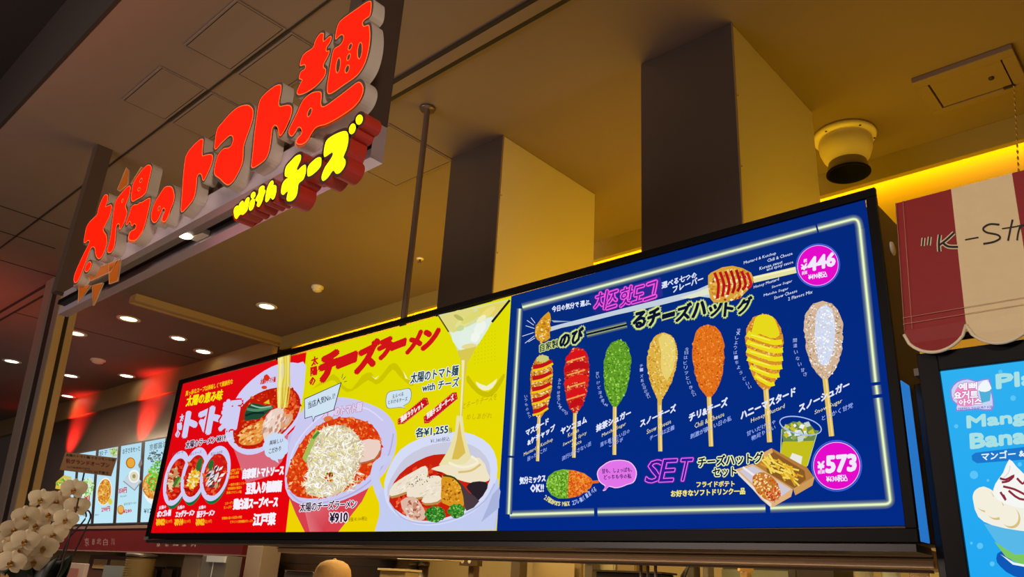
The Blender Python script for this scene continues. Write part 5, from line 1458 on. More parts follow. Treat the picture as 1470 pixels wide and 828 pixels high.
# ================================================================== LEFT-HAND NEIGHBOUR: MENU PANELS, FASCIA
pA, pB = Vector((0, 4.165, EYE + 0.515)), Vector((0, 4.008, EYE + 1.45))
PN = Vector((0, -(pB.z - pA.z), (pB.y - pA.y))).normalized()
men3 = lambda px, py: onPlane(px, py, pA, PN)
M3 = Z(60, 620, 5.917)
edges_b = [(84, 755), (104.5, 752.3), (132.3, 751), (164.5, 750), (199.2, 749), (234, 748)]
GP = 'light blue menu panels on the red-lit wall'
texts = ('light blue menu panel mostly hidden behind the white orchid, leftmost on the red-lit wall',
         'light blue menu panel with green salad noodles right behind the topmost orchid blossom',
         'light blue menu panel with one golden bowl, below the brown plaque',
         'light blue menu panel showing a kids set tray, second from the red menu panel',
         'light blue menu panel with noodles heaped with green onion, touching the red menu panel')
for i in range(5):
    xa, xb = men3(*edges_b[i]).x + 0.05, men3(*edges_b[i + 1]).x - 0.05
    t = thing('wall_menu_display', texts[i], 'menu display', ((xa + xb) / 2, pA.y, pA.z))
    sl = pB - pA
    q = MB()
    bot = [Vector((xa - 0.048, pA.y, pA.z)) - sl * 0.02, Vector((xb + 0.048, pA.y, pA.z)) - sl * 0.02]
    top = [v + sl * 1.04 for v in bot]
    q.hexa([bot[0], bot[1], bot[1] + Vector((0, 0.05, 0.01)), bot[0] + Vector((0, 0.05, 0.01))], [top[0], top[1], top[1] + Vector((0, 0.05, 0.01)), top[0] + Vector((0, 0.05, 0.01))])
    q.build('frame', mat('panel_frame_dark', '#39363c', 0.4), t)
    A = Art(lambda u, v: Vector((u, pA.y, pA.z)) + sl * v, PN, 0.002)
    A.grad([(xa, 0), (xb, 0), (xb, 1), (xa, 1)], ['#bfe8f6', '#bfe8f6', '#b4dcee', '#b4dcee'])
    pn_ = A.build('display_panel', SCREEN, t)
    A = Art(men3, PN, 0.004)
    if i == 0:
        A.poly(M3((115, 480), (125, 420), (190, 365), (250, 380), (255, 430), (180, 490)), '#d8b83c', 1); A.speck(in_ell(one(M3, 185, 430), 10, 8), bbox(one(M3, 185, 430), 12), 50, 1.4, ['#7ac040', '#f0d860', '#4f9a30', '#e8e0a0'], 1.6)
    if i == 1:
        A.ell(one(M3, 390, 480), 8, 16, '#d8e8d8', 12); A.speck(in_ell(one(M3, 390, 470), 8, 14, 12), bbox(one(M3, 390, 470), 16), 70, 1.4, ['#8cd060', '#c8e8a0', '#6ab848', '#e8f4d8'], 1.7)
        A.text('¥1', one(M3, 365, 595), one(M3, 405, 580), 7, '#d02030', 0.05); A.text('つけ麺', one(M3, 300, 720), one(M3, 370, 715), 3, '#305060', 0.0)
    if i == 2:
        A.ell(one(M3, 532, 505), 10.5, 20, '#f4f4f0', 8); A.ell(one(M3, 532, 508), 9.6, 18.5, '#d89030', 8); A.speck(in_ell(one(M3, 532, 508), 9, 17.5, 8), bbox(one(M3, 532, 508), 20), 120, 1.2, ['#f0b850', '#c87820', '#e8a840', '#b86818', '#f4d080'], 1.4)
        A.ell(one(M3, 582, 590), 3, 4.5, '#d8d040'); A.text('290円', one(M3, 508, 680), one(M3, 580, 670), 7, '#d03050', 0.03); A.text('税込', one(M3, 452, 712), one(M3, 486, 708), 2.5, '#305060', 0.0)
        A.text('餃子', one(M3, 490, 205), one(M3, 560, 190), 7, '#305060', 0.0); A.poly(M3((570, 150), (640, 125), (645, 200), (600, 210)), '#b8c890'); A.speck(in_ell(one(M3, 610, 165), 6, 6), bbox(one(M3, 610, 165), 7), 24, 1.2, ['#6ab030', '#e8d8b0', '#88c848'], 1.4)
    if i == 3:
        A.text('お子さませっと', one(M3, 688, 190), one(M3, 835, 160), 7.5, '#2a4a58', 0.01)
        A.ell(one(M3, 755, 262), 6.8, 8, '#b86a20'); A.ell(one(M3, 757, 262), 5.4, 6.6, '#e8a838'); A.poly(M3((690, 420), (760, 330), (850, 420), (790, 500)), '#8a98a4'); A.poly(M3((695, 412), (762, 335), (842, 415), (788, 488)), '#c8d4dc')
        A.ell(one(M3, 785, 375), 8, 9.5, '#f4f4f0'); A.ell(one(M3, 785, 378), 6, 7, '#d8d8c8'); A.ell(one(M3, 784, 375), 2.4, 3, '#a89848'); A.poly(M3((820, 280), (845, 215), (855, 270), (830, 310)), '#8a8078')
        A.text('350円', one(M3, 655, 525), one(M3, 722, 515), 8, '#d03050', 0.03); A.text('税込385円', one(M3, 668, 555), one(M3, 720, 550), 2.8, '#305060', 0.0)
        A.build('menu_picture', PICT, pn_); A = Art(men3, PN, 0.004)
        A.ell(one(M3, 672, 660), 5, 7, '#c88030'); A.ell(one(M3, 672, 655), 4, 5, '#e8b050'); A.text('お子さまラーメン', one(M3, 700, 625), one(M3, 805, 610), 3.6, '#2a4a58', 0.01); A.text('¥280', one(M3, 692, 690), one(M3, 765, 680), 5, '#d03050', 0.03)
    if i == 4:
        A.text('京都醤油', one(M3, 915, 160), one(M3, 1060, 125), 9, '#2a4038', 0.0); A.speck(in_ell(one(M3, 970, 210), 12, 9, -10), bbox(one(M3, 970, 210), 15), 110, 0.8, ['#4a5a50', '#2a3a34', '#6a7a70'], 1.6)
        A.poly(M3((870, 540), (900, 590), (960, 630), (1010, 640), (1010, 450), (900, 400)), '#eef2f4', 1); A.ell(one(M3, 945, 455), 15, 19, '#d88a2c', 0); A.speck(in_ell(one(M3, 935, 480), 12, 15), bbox(one(M3, 935, 480), 18), 70, 1.4, ['#f0b050', '#b86018', '#e8c080'], 1.6)
        A.speck(in_ell(one(M3, 965, 370), 11, 22, 15), bbox(one(M3, 965, 370), 24), 150, 1.2, ['#7cc83c', '#4f9a28', '#a8e068', '#68b838'], 2.4)
        A.text('¥12', one(M3, 868, 690), one(M3, 935, 685), 6.5, '#305060', 0.01)
    A.build('menu_picture', PICT, pn_)

def kq(px0, py0, px1, py1, Y):
    a, b_ = onY(px0, py0, Y), onY(px1, py1, Y)
    c0, c1 = onY(px0, (py0 + py1) / 2, Y), onY(px1, (py0 + py1) / 2, Y)
    return min(c0.x, c1.x), max(c0.x, c1.x), onY((px0 + px1) / 2, max(py0, py1), Y).z, onY((px0 + px1) / 2, min(py0, py1), Y).z


FZ0, FZ1, FY = EYE + 0.178, EYE + 0.44, 4.12
t = thing('fascia_board', 'dark red fascia board with faint white characters below the light blue menu panels', 'fascia', (-9.8, FY, FZ0))
q = MB(); q.box((-13.2, FY, FZ0), (-7.32, FY + 0.10, FZ1)); q.build('board', mat('fascia_red', '#6b1a1e', 0.35), t)
q = MB(); q.box((-13.2, FY - 0.02, FZ0 - 0.012), (-7.32, FY + 0.09, FZ0 - 0.0005)); q.box((-13.2, FY - 0.015, FZ1 + 0.0005), (-7.32, FY + 0.08, FZ1 + 0.035)); q.build('edge_trim', mat('fascia_trim', '#a88a80', 0.4, metal=0.3), t)
F3 = lambda px, py: onY(px, py, FY)
A = Art(F3, NRM, 0.003)
FB = Z(90, 730, 5.654)
for chs, a, b2, hh in (('京', (178, 305), (215, 302), 12), ('都', (238, 295), (262, 293), 9), ('北', (275, 290), (315, 290), 9), ('白', (330, 300), (365, 298), 10), ('川', (395, 298), (420, 296), 10)): A.text(chs, one(FB, *a), one(FB, *b2), hh, '#a08a8c', 0.0)
for chs, a, b2, hh in (('京', (762, 310), (795, 308), 6), ('都', (832, 308), (862, 306), 5), ('麺', (895, 304), (940, 302), 4), ('屋', (970, 308), (1002, 306), 5), ('内', (1045, 308), (1080, 306), 5)): A.text(chs, one(FB, *a), one(FB, *b2), hh, '#c8b4b0', 0.0)
A.build('lettering', INK, t)
a_ = onY(338, 790, FY)
px0_, px1_, _, _ = kq(331, 783, 351, 828, FY + 0.01)
q = MB(); q.box((px0_, FY + 0.01, 0), (px1_, FY + 0.10, FZ0 - 0.013)); o_ = q.build('red_post', mat('post_red', '#5e1416', 0.4), t)

# ================================================================== KITCHEN UNDER THE MENU BOARD
M_hood = mat('hood_steel', '#a4876c', 0.32, metal=0.3, noise=0.15, nscale=5, stretch=(1, 1, 0.2))
t = thing('extractor_hood', 'long brownish steel hood running under the menu board', 'hood', (-2.4, 2.5, EYE + 0.12))
q = MB(); q.box((-3.9, 2.40, EYE + 0.121), (-0.66, 2.60, EYE + 0.168)); q.build('canopy', M_hood, t, 0.004)
q = MB(); q.box((-3.9, 2.394, EYE + 0.140), (-0.66, 2.3995, EYE + 0.145)); q.build('lip', mat('lip_steel', '#d8b888', 0.2, metal=0.9), t)
q = MB(); q.box((-3.85, 2.5, EYE + 0.114), (-0.7, 2.53, EYE + 0.1208)); q.build('drip_channel', M_sframe, t)
t = thing('kitchen_counter', 'low steel kitchen counter hidden below the frame', 'counter', (-4.0, 3.9, 0))
q = MB(); q.box((-7.2, 3.5, 0.86), (-0.5, 4.3, 0.90)); q.build('worktop', M_hood, t)
q = MB(); q.box((-7.15, 3.55, 0.05), (-0.55, 4.28, 0.859)); q.build('base_cabinet', M_steel, t)
CT = 0.901
q = MB(); x0, x1, _, _ = kq(378, 780, 562, 828, 4.42); q.box((x0, 4.42, 0.9), (x1, 4.46, 2.3)); t = thing('splashback', 'dark brown tiled splashback behind the person in the beige cap', 'wall tiles', ((x0 + x1) / 2, 4.44, 0.9))
q.build('tile_sheet', mat('dark_tile', '#3b2c22', 0.3), t)
q = MB()
for k in range(9): q.box((x0, 4.415, 1.0 + k * 0.13), (x1, 4.4205, 1.006 + k * 0.13))
q.build('grout_lines', M_trim, t)


def kthing(name, label, cat, px, Y, col, z0=CT, depth=0.12, mt=None, extra=None, bev=0.006):
    x0, x1, _, z1 = kq(*px, Y)
    t = thing(name, label, cat, ((x0 + x1) / 2, Y + depth / 2, z0))
    q = MB(); q.box((x0, Y, z0), (x1, Y + depth, z1)); q.build('body', mt or mat('k_' + name + col.strip('#'), col, 0.5), t, bev)
    if extra: extra(t, x0, x1, z1)
    return t


def cap_strip(colr, hh=0.018, over=0.01):
    def f(t, x0, x1, z1):
        q = MB(); q.box((x0 - over, t.location.y - 0.075, z1 + 0.0005), (x1 + over, t.location.y + 0.075, z1 + hh)); q.build('top_cap', mat('cap' + colr.strip('#'), colr, 0.4), t)
    return f


def frame_in(colr, k=0.015):
    def f(t, x0, x1, z1):
        z0 = t.location.z
        y = t.location.y - 0.02
        q = MB(); q.box((x0 + k, y - 0.045, z0 + 0.02), (x1 - k, y - 0.0405, z1 - k)); q.build('face', mat('face' + colr.strip('#'), colr, 0.5), t)
    return f


kthing('kitchen_column', 'pale grey square column between the red post and the dark tiles', 'column', (352, 783, 374, 828), 4.0, '#9a8878', z0=CT, depth=0.2)
kthing('tiled_pier', 'narrow brown pier beside the pale grey column', 'column', (375, 783, 384, 828), 4.28, '#6a563c', z0=CT, depth=0.1)
x0, x1, z0, z1 = kq(424, 781, 490, 794, 3.6)
t = thing('steel_hood_box', 'grey steel hood box hanging above the person in the beige cap', 'hood', ((x0 + x1) / 2, 3.8, z0))
q = MB(); q.hexa([(x0 + 0.05, 3.62, z0), (x1 - 0.05, 3.62, z0), (x1 - .05, 4.4, z0), (x0 + .05, 4.4, z0)], [(x0, 3.6, z0 + 0.06), (x1, 3.6, z0 + 0.06), (x1, 4.4, z0 + 0.06), (x0, 4.4, z0 + 0.06)])
q.box((x0, 3.6, z0 + 0.06), (x1, 4.4, z0 + 0.35)); q.build('shell', M_steel, t)
q = MB(); q.box((x0 - 0.01, 3.585, z0 + 0.35), (x1 + 0.01, 4.41, z0 + 0.36)); q.build('rim', M_steel, t)
kthing('steel_container', 'open grey steel container left of the beige cap', 'container', (408, 820, 450, 828), 3.62, '#8c8c88', extra=cap_strip('#4a423c', 0.006, -0.02), mt=M_steel)


def pipes(t, x0, x1, z1):
    q = MB(); q.box((x0 - 0.02, 3.72, z1 + 0.001), (x1 + 0.20, 3.95, z1 + 0.014)); q.build('top_plate', mat('plate_cream', '#d8c08a', 0.4), t)
    for r_ in (0.1, 0.45, 0.75):
        zz = CT + (z1 - CT) * r_
        q = MB(); q.lathe(((x0 + x1) / 2, 3.83, zz), [(0.042, 0), (0.047, 0.004), (0.047, 0.016), (0.042, 0.02)], 16); q.build('band', M_steel, t)


for (a, b2, lab) in ((589, 600, 'shiny steel pipe under the pale shelf plate, left one of two'), (603, 613, 'shiny steel pipe under the pale shelf plate, right one of two')):
    x0, x1, _, z1 = kq(a, 806, b2, 828, 3.83)
    t = thing('steel_pipe', lab, 'pipe', ((x0 + x1) / 2, 3.83, CT), 'steel pipes behind the hood')
    q = MB(); q.lathe(((x0 + x1) / 2, 3.83, CT), [((x1 - x0) / 2, 0), ((x1 - x0) / 2, z1 - CT)], 20, cap=True); q.build('tube', M_steel, t)
    q = MB(); q.lathe(((x0 + x1) / 2, 3.83, z1), [((x1 - x0) / 2 + .004, -0.03), ((x1 - x0) / 2 + .004, -0.001)], 20, cap=True); q.build('collar', M_steel, t)
x0, x1, _, z1 = kq(585, 803, 650, 806, 3.83)
t = thing('shelf_plate', 'thin pale shelf plate resting on the two steel pipes', 'shelf', ((x0 + x1) / 2, 3.83, z1))
q = MB(); q.box((x0, 3.74, z1 - 0.004), (x1, 3.93, z1 + 0.008)); q.build('plate', mat('plate_cream', '#d8c08a', 0.4), t)
q = MB(); q.box((x0, 3.735, z1 - 0.006), (x1, 3.7395, z1 + 0.011)); q.build('edge', M_white, t)
kthing('cream_appliance', 'cream box appliance with a lid just right of the beige cap', 'appliance', (545, 819, 582, 828), 3.6, '#a89060', extra=cap_strip('#cbb98a', 0.014))


def bracket_head(t, x0, x1, z1):
    q = MB(); q.box((x0 - 0.03, t.location.y - 0.09, z1 - 0.03), (x1 + 0.09, t.location.y - 0.04, z1 + 0.03)); q.build('gauge_head', mat('brown_metal', '#5e4a34', 0.4, metal=0.4), t)
    for s_ in (0.0, 0.07):
        q = MB(); q.lathe((x0 + s_, t.location.y - 0.092, z1), [(0.001, 0.004), (0.014, 0.003), (0.016, 0)], 14, axis=(0, -1, 0)); q.build('dial', M_white, t)


kthing('wall_bracket', 'brown metal bracket with two small dials on the cream kitchen wall', 'bracket', (672, 806, 680, 828), 4.1, '#6a543c', depth=0.06, extra=bracket_head)
kthing('kitchen_post', 'dark brown post against the cream wall under the yellow and blue panel joint', 'post', (733, 800, 746, 828), 4.1, '#5a4a34', depth=0.08, extra=cap_strip('#3a2e22', 0.02, 0.006))
kthing('notice_board', 'blank cream board with thin frame right of the dark brown post', 'board', (769, 804, 834, 828), 4.3, '#8f7c54', depth=0.03, extra=frame_in('#b7a070'))
kthing('kitchen_post', 'grey kitchen post left of the small white boxes', 'post', (839, 804, 850, 828), 4.0, '#5c5244', depth=0.08, extra=cap_strip('#3a2e22', 0.02, 0.006))
kthing('storage_box', 'small white box on the dark shelf, left one of two', 'box', (852, 807, 883, 820), 4.1, '#a49a70', extra=frame_in('#b4aa80', 0.012))
kthing('storage_box', 'small beige box on the dark shelf, right one of two', 'box', (885, 807, 914, 819), 4.1, '#7c6844', extra=frame_in('#8c7650', 0.012))
kthing('dark_rack', 'black rack shelf in front of the two small boxes', 'rack', (855, 822, 950, 828), 3.7, '#1c1816', extra=cap_strip('#2c2622', 0.01))
# hanging utensils
for (px, lab, L0) in ((920, 'steel ladle hanging under the hood, leftmost utensil', 0.10), (930, 'steel ladle hanging under the hood, middle utensil', 0.13), (941, 'copper-tinted ladle hanging under the hood, rightmost utensil', 0.09)):
    p = onY(px, 812, 2.56)
    t = thing('ladle', lab, 'utensil', (p.x, 2.56, EYE + 0.02), 'utensils hanging under the hood')
    q = MB(); q.tube([(p.x, 2.56, EYE + 0.117), (p.x, 2.56, EYE + 0.117 - L0 * 0.6)], 0.006, 8); q.build('handle', M_steel, t)
    q = MB(); q.lathe((p.x, 2.56, EYE + 0.117 - L0), [(0.001, -0.012), (0.010, -0.008), (0.0135, 0.008), (0.011, L0 * 0.3), (0.006, L0 * 0.42)], 16)
    q.build('bowl', mat('copper_tint', '#a8684a', 0.35, metal=0.6) if px == 941 else M_steel, t)
for (a, b2, lab) in ((985, 996, 'dark grey upright tube behind the hood near the steel post'), (1008, 1016, 'steel post right of the hanging utensils')):
    kthing('kitchen_post', lab, 'post', (a, 803, b2, 828), 3.9, '#4c443c' if a < 1000 else '#6a6254', depth=0.07, extra=cap_strip('#3a342c', 0.01, 0.004))
p0, p1 = onY(992, 806, 3.85), onY(979, 826, 3.85)
t = thing('tongs', 'dark tongs leaning diagonally beside the dark grey tube', 'tongs', (p1.x, 3.85, CT))
q = MB(); q.tube([(p1.x - 0.2, 3.85, CT + 0.001), p1, p0], 0.008, 8); q.build('arm', M_trim, t)
q = MB(); q.tube([(p1.x - 0.16, 3.83, CT + 0.001), p1 + Vector((0.03, -.02, 0)), p0 + Vector((0.005, -.02, 0))], 0.008, 8); q.build('arm', M_trim, t)
kthing('notice_board', 'grey green framed board above the counter at right', 'board', (1037, 813, 1142, 828), 4.1, '#3a3630', depth=0.04, extra=frame_in('#74745e', 0.02))
kthing('spray_bottle', 'small tan bottle in front of the grey green board', 'bottle', (1062, 820, 1072, 828), 3.9, '#b08a5a', depth=0.06, extra=cap_strip('#d8b070', 0.02, -0.012))
kthing('wooden_crate', 'dark brown wooden crate beside the clear plastic bags', 'crate', (1143, 808, 1197, 828), 3.9, '#2c211a', depth=0.25, extra=frame_in('#3c2e24', 0.03))


def bag(px, lab, colr):
    x0, x1, _, z1 = kq(*px, 3.6)
    t = thing('plastic_bag', lab, 'bag', ((x0 + x1) / 2, 3.72, CT), 'clear plastic bags hanging at the right')
    nx, nz = 12, 10
    vs, fs = [], []
    rnd = random.Random(px[0])
    for j in range(nz + 1):
        v = j / nz
        for i in range(nx * 2):
            a = math.pi * i / nx
            bulge = 0.75 + 0.25 * math.sin(math.pi * min(1, v * 1.1)) + rnd.uniform(-0.06, 0.06)
            wx = (x1 - x0) / 2 * (0.85 + 0.15 * (1 - v) + 0.1 * v)
            vs.append(((x0 + x1) / 2 + math.cos(a) * wx * bulge, 3.72 + math.sin(a) * 0.09 * bulge * (1.0 - 0.5 * v), CT + 0.002 + v * (z1 - CT)))
    n = nx * 2
    for j in range(nz):
        for i in range(n): fs.append((j * n + i, j * n + (i + 1) % n, (j + 1) * n + (i + 1) % n, (j + 1) * n + i))
    fs.append(tuple(range(n))[::-1])
    q = MB(); q.mesh(vs, fs, 0, True); q.build('film', mat('clear_film' + colr.strip('#'), colr, 0.15, alpha=0.55), t)
    q = MB(); q.lathe(((x0 + x1) / 2, 3.72, z1 - 0.05), [(0.001, 0), ((x1 - x0) * 0.30, 0.004), ((x1 - x0) * 0.32, 0.02), (0.001, 0.03)], 16); q.build('contents', mat('bag_contents', '#9a9078', 0.5), t)


bag((1206, 806, 1244, 828), 'clear plastic bag next to the dark brown crate', '#a8a48c')
bag((1246, 806, 1283, 828), 'crinkled bright clear plastic bag in the middle of three', '#b8bcb0')
bag((1286, 806, 1328, 828), 'clear plastic bag with reddish tint, nearest the blue screen', '#a08878')
kthing('kitchen_column', 'cream column end beside the thick black screen frame', 'column', (1333, 803, 1372, 828), 3.6, '#a8965e', z0=CT, depth=0.2)

# left shop under the fascia
LC = thing('neighbour_counter', 'low counter of the neighbouring shop below the frame', 'counter', (-9.8, 4.0, 0))
q = MB(); q.box((-13.0, 3.75, 0.86), (-7.66, 4.45, 0.90)); q.build('worktop', M_hood, LC)
q = MB(); q.box((-12.95, 3.8, 0.05), (-7.7, 4.4, 0.859)); q.build('base_cabinet', M_steel, LC)
x0, x1, _, _ = kq(190, 800, 216, 828, 3.95)
hx = (x0 + x1) / 2
t = thing('coil_hose', 'ribbed tan flexible hose hanging below the dark red fascia', 'hose', (hx, 3.93, CT))
q = MB()
prof = []
for k in range(36): prof += [(0.145, k * 0.024), (0.160, k * 0.024 + 0.012)]
q.lathe((hx, 3.93, CT + 0.002), prof, 24); q.build('ribbed_tube', mat('hose_tan', '#a8905a', 0.5), t)
q = MB(); q.lathe((hx, 3.93, CT + 0.002 + 0.864), [(0.165, 0), (0.165, 0.03), (0.10, 0.035)], 24); q.build('end_collar', M_steel, t)
kthing('framed_notice', 'dark framed notice on the tan wall, left one of two', 'picture frame', (216, 813, 233, 828), 4.3, '#3a2e26', depth=0.03, extra=frame_in('#6a5a4a', 0.03))
kthing('framed_notice', 'dark framed notice on the tan wall, right one of two', 'picture frame', (237, 813, 255, 828), 4.3, '#3a2e26', depth=0.03, extra=frame_in('#6a5a4a', 0.03))
kthing('white_column', 'off-white column below the fascia left of the grey cabinet', 'column', (262, 796, 286, 828), 4.25, '#b8a88c', depth=0.12)


def papers(t, x0, x1, z1):
    q = MB(); q.box((x0 + 0.28 * (x1 - x0), t.location.y - 0.10, z1 - 0.06), (x1 - 0.02, t.location.y - 0.0755, z1 - 0.006)); q.build('paper_roll', mat('paper', '#d8dce4', 0.6), t)
    q = MB(); q.box((x0 + 0.5 * (x1 - x0), t.location.y - 0.085, z1 - 0.5), (x0 + 0.52 * (x1 - x0), t.location.y - 0.08, z1 - 0.06)); q.build('paper_strip', mat('paper', '#d8dce4', 0.6), t)


kthing('grey_cabinet', 'grey steel cabinet with white paper roll beside the dark red post', 'cabinet', (288, 797, 325, 828), 3.85, '#75706a', depth=0.15, extra=papers)
kthing('shelf_unit', 'brown shelf with cream boxes below the dark red fascia', 'shelf', (126, 797, 186, 828), 4.2, '#5a3c30', depth=0.2, extra=lambda t, x0, x1, z1: [
    (lambda q: (q.box((x0 + (x1 - x0) * a, 4.19, z1 - 0.16), (x0 + (x1 - x0) * b_, 4.1995, z1 - 0.05)), q.build('cream_box', mat('cream_card', '#b89a68', 0.6), t)))(MB()) for a, b_ in ((0.14, 0.46), (0.56, 0.9))])
kthing('curtain', 'pale grey curtain hanging below the brown shelf', 'curtain', (148, 812, 188, 828), 4.0, '#7d8688', depth=0.03, bev=0)
kthing('menu_card_stand', 'white and red card stand right of the orchid leaves', 'card stand', (97, 808, 121, 826), 3.85, '#c8b4a8', depth=0.05, extra=frame_in('#b87a70', 0.06))

# ================================================================== PERSON (only the cap shows above the frame's lower edge)
def skin_body(name, joints, edges, mt, parent, sub=2):
    me = bpy.data.meshes.new(name)
    org = local(parent)
    me.from_pydata([Vector(j[:3]) - org for j in joints], edges, [])
    o = link(name, me, mt, parent)
    sk = o.modifiers.new('skin', 'SKIN')
    for i, j in enumerate(joints):
        sv = me.skin_vertices[0].data[i]
        sv.radius = (j[3], j[4] if len(j) > 4 else j[3])
        sv.use_root = (i == 0)
    sb = o.modifiers.new('sub', 'SUBSURF'); sb.levels = sb.render_levels = sub
    return o


c_ = onY(481.5, 803, 3.05)
hx, hy, ht = c_.x, 3.05, c_.z
per = thing('person', 'person in the kitchen below the menu board, only the beige cap showing', 'person', (hx, hy, 0))
me = bpy.data.meshes.new('body'); bm = bmesh.new()
zt = ht - 0.02
J = [(hx, hy, zt - 0.74, .15, .11), (hx, hy, zt - 0.55, .14, .10), (hx, hy, zt - 0.38, .17, .11), (hx, hy, zt - 0.29, .10, .08), (hx, hy, zt - 0.22, .055, .055), (hx, hy - 0.01, zt - 0.13, .075, .09), (hx, hy - 0.01, zt - 0.05, .07, .085)]
E_ = [(0, 1), (1, 2), (2, 3), (3, 4), (4, 5), (5, 6)]
for s_ in (-1, 1):
    n = len(J)
    J += [(hx + s_ * .19, hy, zt - 0.33, .055, .055), (hx + s_ * .23, hy - .02, zt - 0.60, .042, .042), (hx + s_ * .17, hy - .24, zt - 0.70, .034, .034), (hx + s_ * .15, hy - .32, zt - 0.71, .030, .018),
          (hx + s_ * .15, hy - .38, zt - 0.72, .026, .013)]
    E_ += [(3, n), (n, n + 1), (n + 1, n + 2), (n + 2, n + 3), (n + 3, n + 4)]
    for f_ in range(4):
        m_ = len(J); J += [(hx + s_ * (.13 + .014 * f_), hy - .415, zt - 0.722, .009), (hx + s_ * (.13 + .014 * f_), hy - .445 - .006 * (1 - abs(f_ - 1.5)), zt - 0.74, .008)]
        E_ += [(n + 4, m_), (m_, m_ + 1)]
    m_ = len(J); J += [(hx + s_ * .115, hy - .37, zt - 0.73, .010), (hx + s_ * .105, hy - .40, zt - 0.74, .009)]; E_ += [(n + 3, m_), (m_, m_ + 1)]
    n = len(J)
    J += [(hx + s_ * .09, hy, zt - 0.85, .085, .085), (hx + s_ * .095, hy - .01, zt - 1.22, .058, .058), (hx + s_ * .10, hy + .01, 0.10, .038, .038), (hx + s_ * .10, hy - .12, 0.04, .04, .03)]
    E_ += [(0, n), (n, n + 1), (n + 1, n + 2), (n + 2, n + 3)]
skin_body('body', J, E_, mat('skin', '#c89878', 0.5), per)
q = MB(); q.lathe((hx, hy - 0.005, zt - 0.10), [(0.104, -0.02), (0.112, 0.0), (0.114, 0.03), (0.106, 0.065), (0.085, 0.095), (0.05, 0.113), (0.012, 0.119), (0.001, 0.1195)], 28)
q.lathe((hx, hy - 0.005, zt + 0.018), [(0.012, 0), (0.010, 0.007), (0.001, 0.009)], 12); capo = q.build('cap', mat('cap_beige', '#b8935e', 0.75, bump=0.6, nscale=12), per)
q = MB(); q.lathe((hx, hy - 0.03, zt - 0.105), [(0.105, 0.006), (0.14, -0.006), (0.145, -0.012), (0.105, -0.004)], 28); q.build('brim', mat('cap_beige', '#b8935e', 0.75), capo)
q = MB(); q.lathe((hx, hy, zt - 0.80), [(0.21, -0.25), (0.20, 0.0), (0.19, 0.2), (0.20, 0.40), (0.14, 0.50), (0.07, 0.55)], 28); q.build('shirt', mat('shirt_white', '#cfc8bc', 0.8), per)

# ================================================================== ORCHID AND PLAQUE
OD = 4.05


def at_d(px, py, d):
    v = ray(px, py).normalized()
    return CAM + v * d


M_petal = mat('orchid_petal', '#e8d6ac', 0.55, noise=0.04, nscale=30)
M_lip = mat('orchid_lip', '#a8792c', 0.5)
M_leaf = mat('orchid_leaf', '#1d2a16', 0.4)
potc = at_d(48, 858, OD)
pot_z = potc.z - 0.28
t = thing('flower_stand', 'slim dark wooden stand carrying the orchid, below the frame', 'stand', (potc.x, potc.y, 0))
q = MB(); q.lathe((potc.x, potc.y, pot_z - 0.031), [(0.20, 0), (0.20, 0.03)], 32, cap=True); q.build('top', M_trim, t)
for a in (0.6, 2.17, 3.74, 5.31):
    q = MB(); q.tube([(potc.x + 0.15 * math.cos(a), potc.y + 0.15 * math.sin(a), pot_z - 0.032), (potc.x + 0.18 * math.cos(a), potc.y + 0.18 * math.sin(a), 0.005)], 0.018, 10); q.build('leg', M_trim, t)
orc = thing('potted_orchid', 'large white orchid with many blossoms at the lower left corner', 'orchid', (potc.x, potc.y, pot_z))
q = MB(); q.lathe((potc.x, potc.y, pot_z), [(0.09, 0.0), (0.13, 0.12), (0.15, 0.24), (0.145, 0.245), (0.135, 0.22)], 32, cap=False); q.lathe((potc.x, potc.y, pot_z), [(0.001, 0.001), (0.09, 0.001)], 32); q.lathe((potc.x, potc.y, pot_z + 0.215), [(0.001, 0.01), (0.137, 0.0)], 32)
q.build('pot', mat('pot_dark', '#2a1c16', 0.5), orc)


def petal(w_, l_, ang, curl=0.15, n=8, mw=5, z0=0.0):
    vs, fs = [], []
    for i in range(n + 1):
        u = i / n
        hw = w_ * (math.sin(math.pi * (u * 0.86 + 0.10)) ** 0.7)
        for j in range(mw + 1):
            v = j / mw * 2 - 1
            x, y = hw * v, l_ * u
            z = z0 + curl * l_ * (0.5 * u - 0.9 * u * u) - 0.16 * hw * v * v + 0.02 * l_ * math.sin(v * 5 + u * 4)
            vs.append((x * math.cos(ang) - y * math.sin(ang), x * math.sin(ang) + y * math.cos(ang), z))
    for i in range(n):
        for j in range(mw):
            a = i * (mw + 1) + j
            fs.append((a, a + 1, a + mw + 2, a + mw + 1))
    return vs, fs


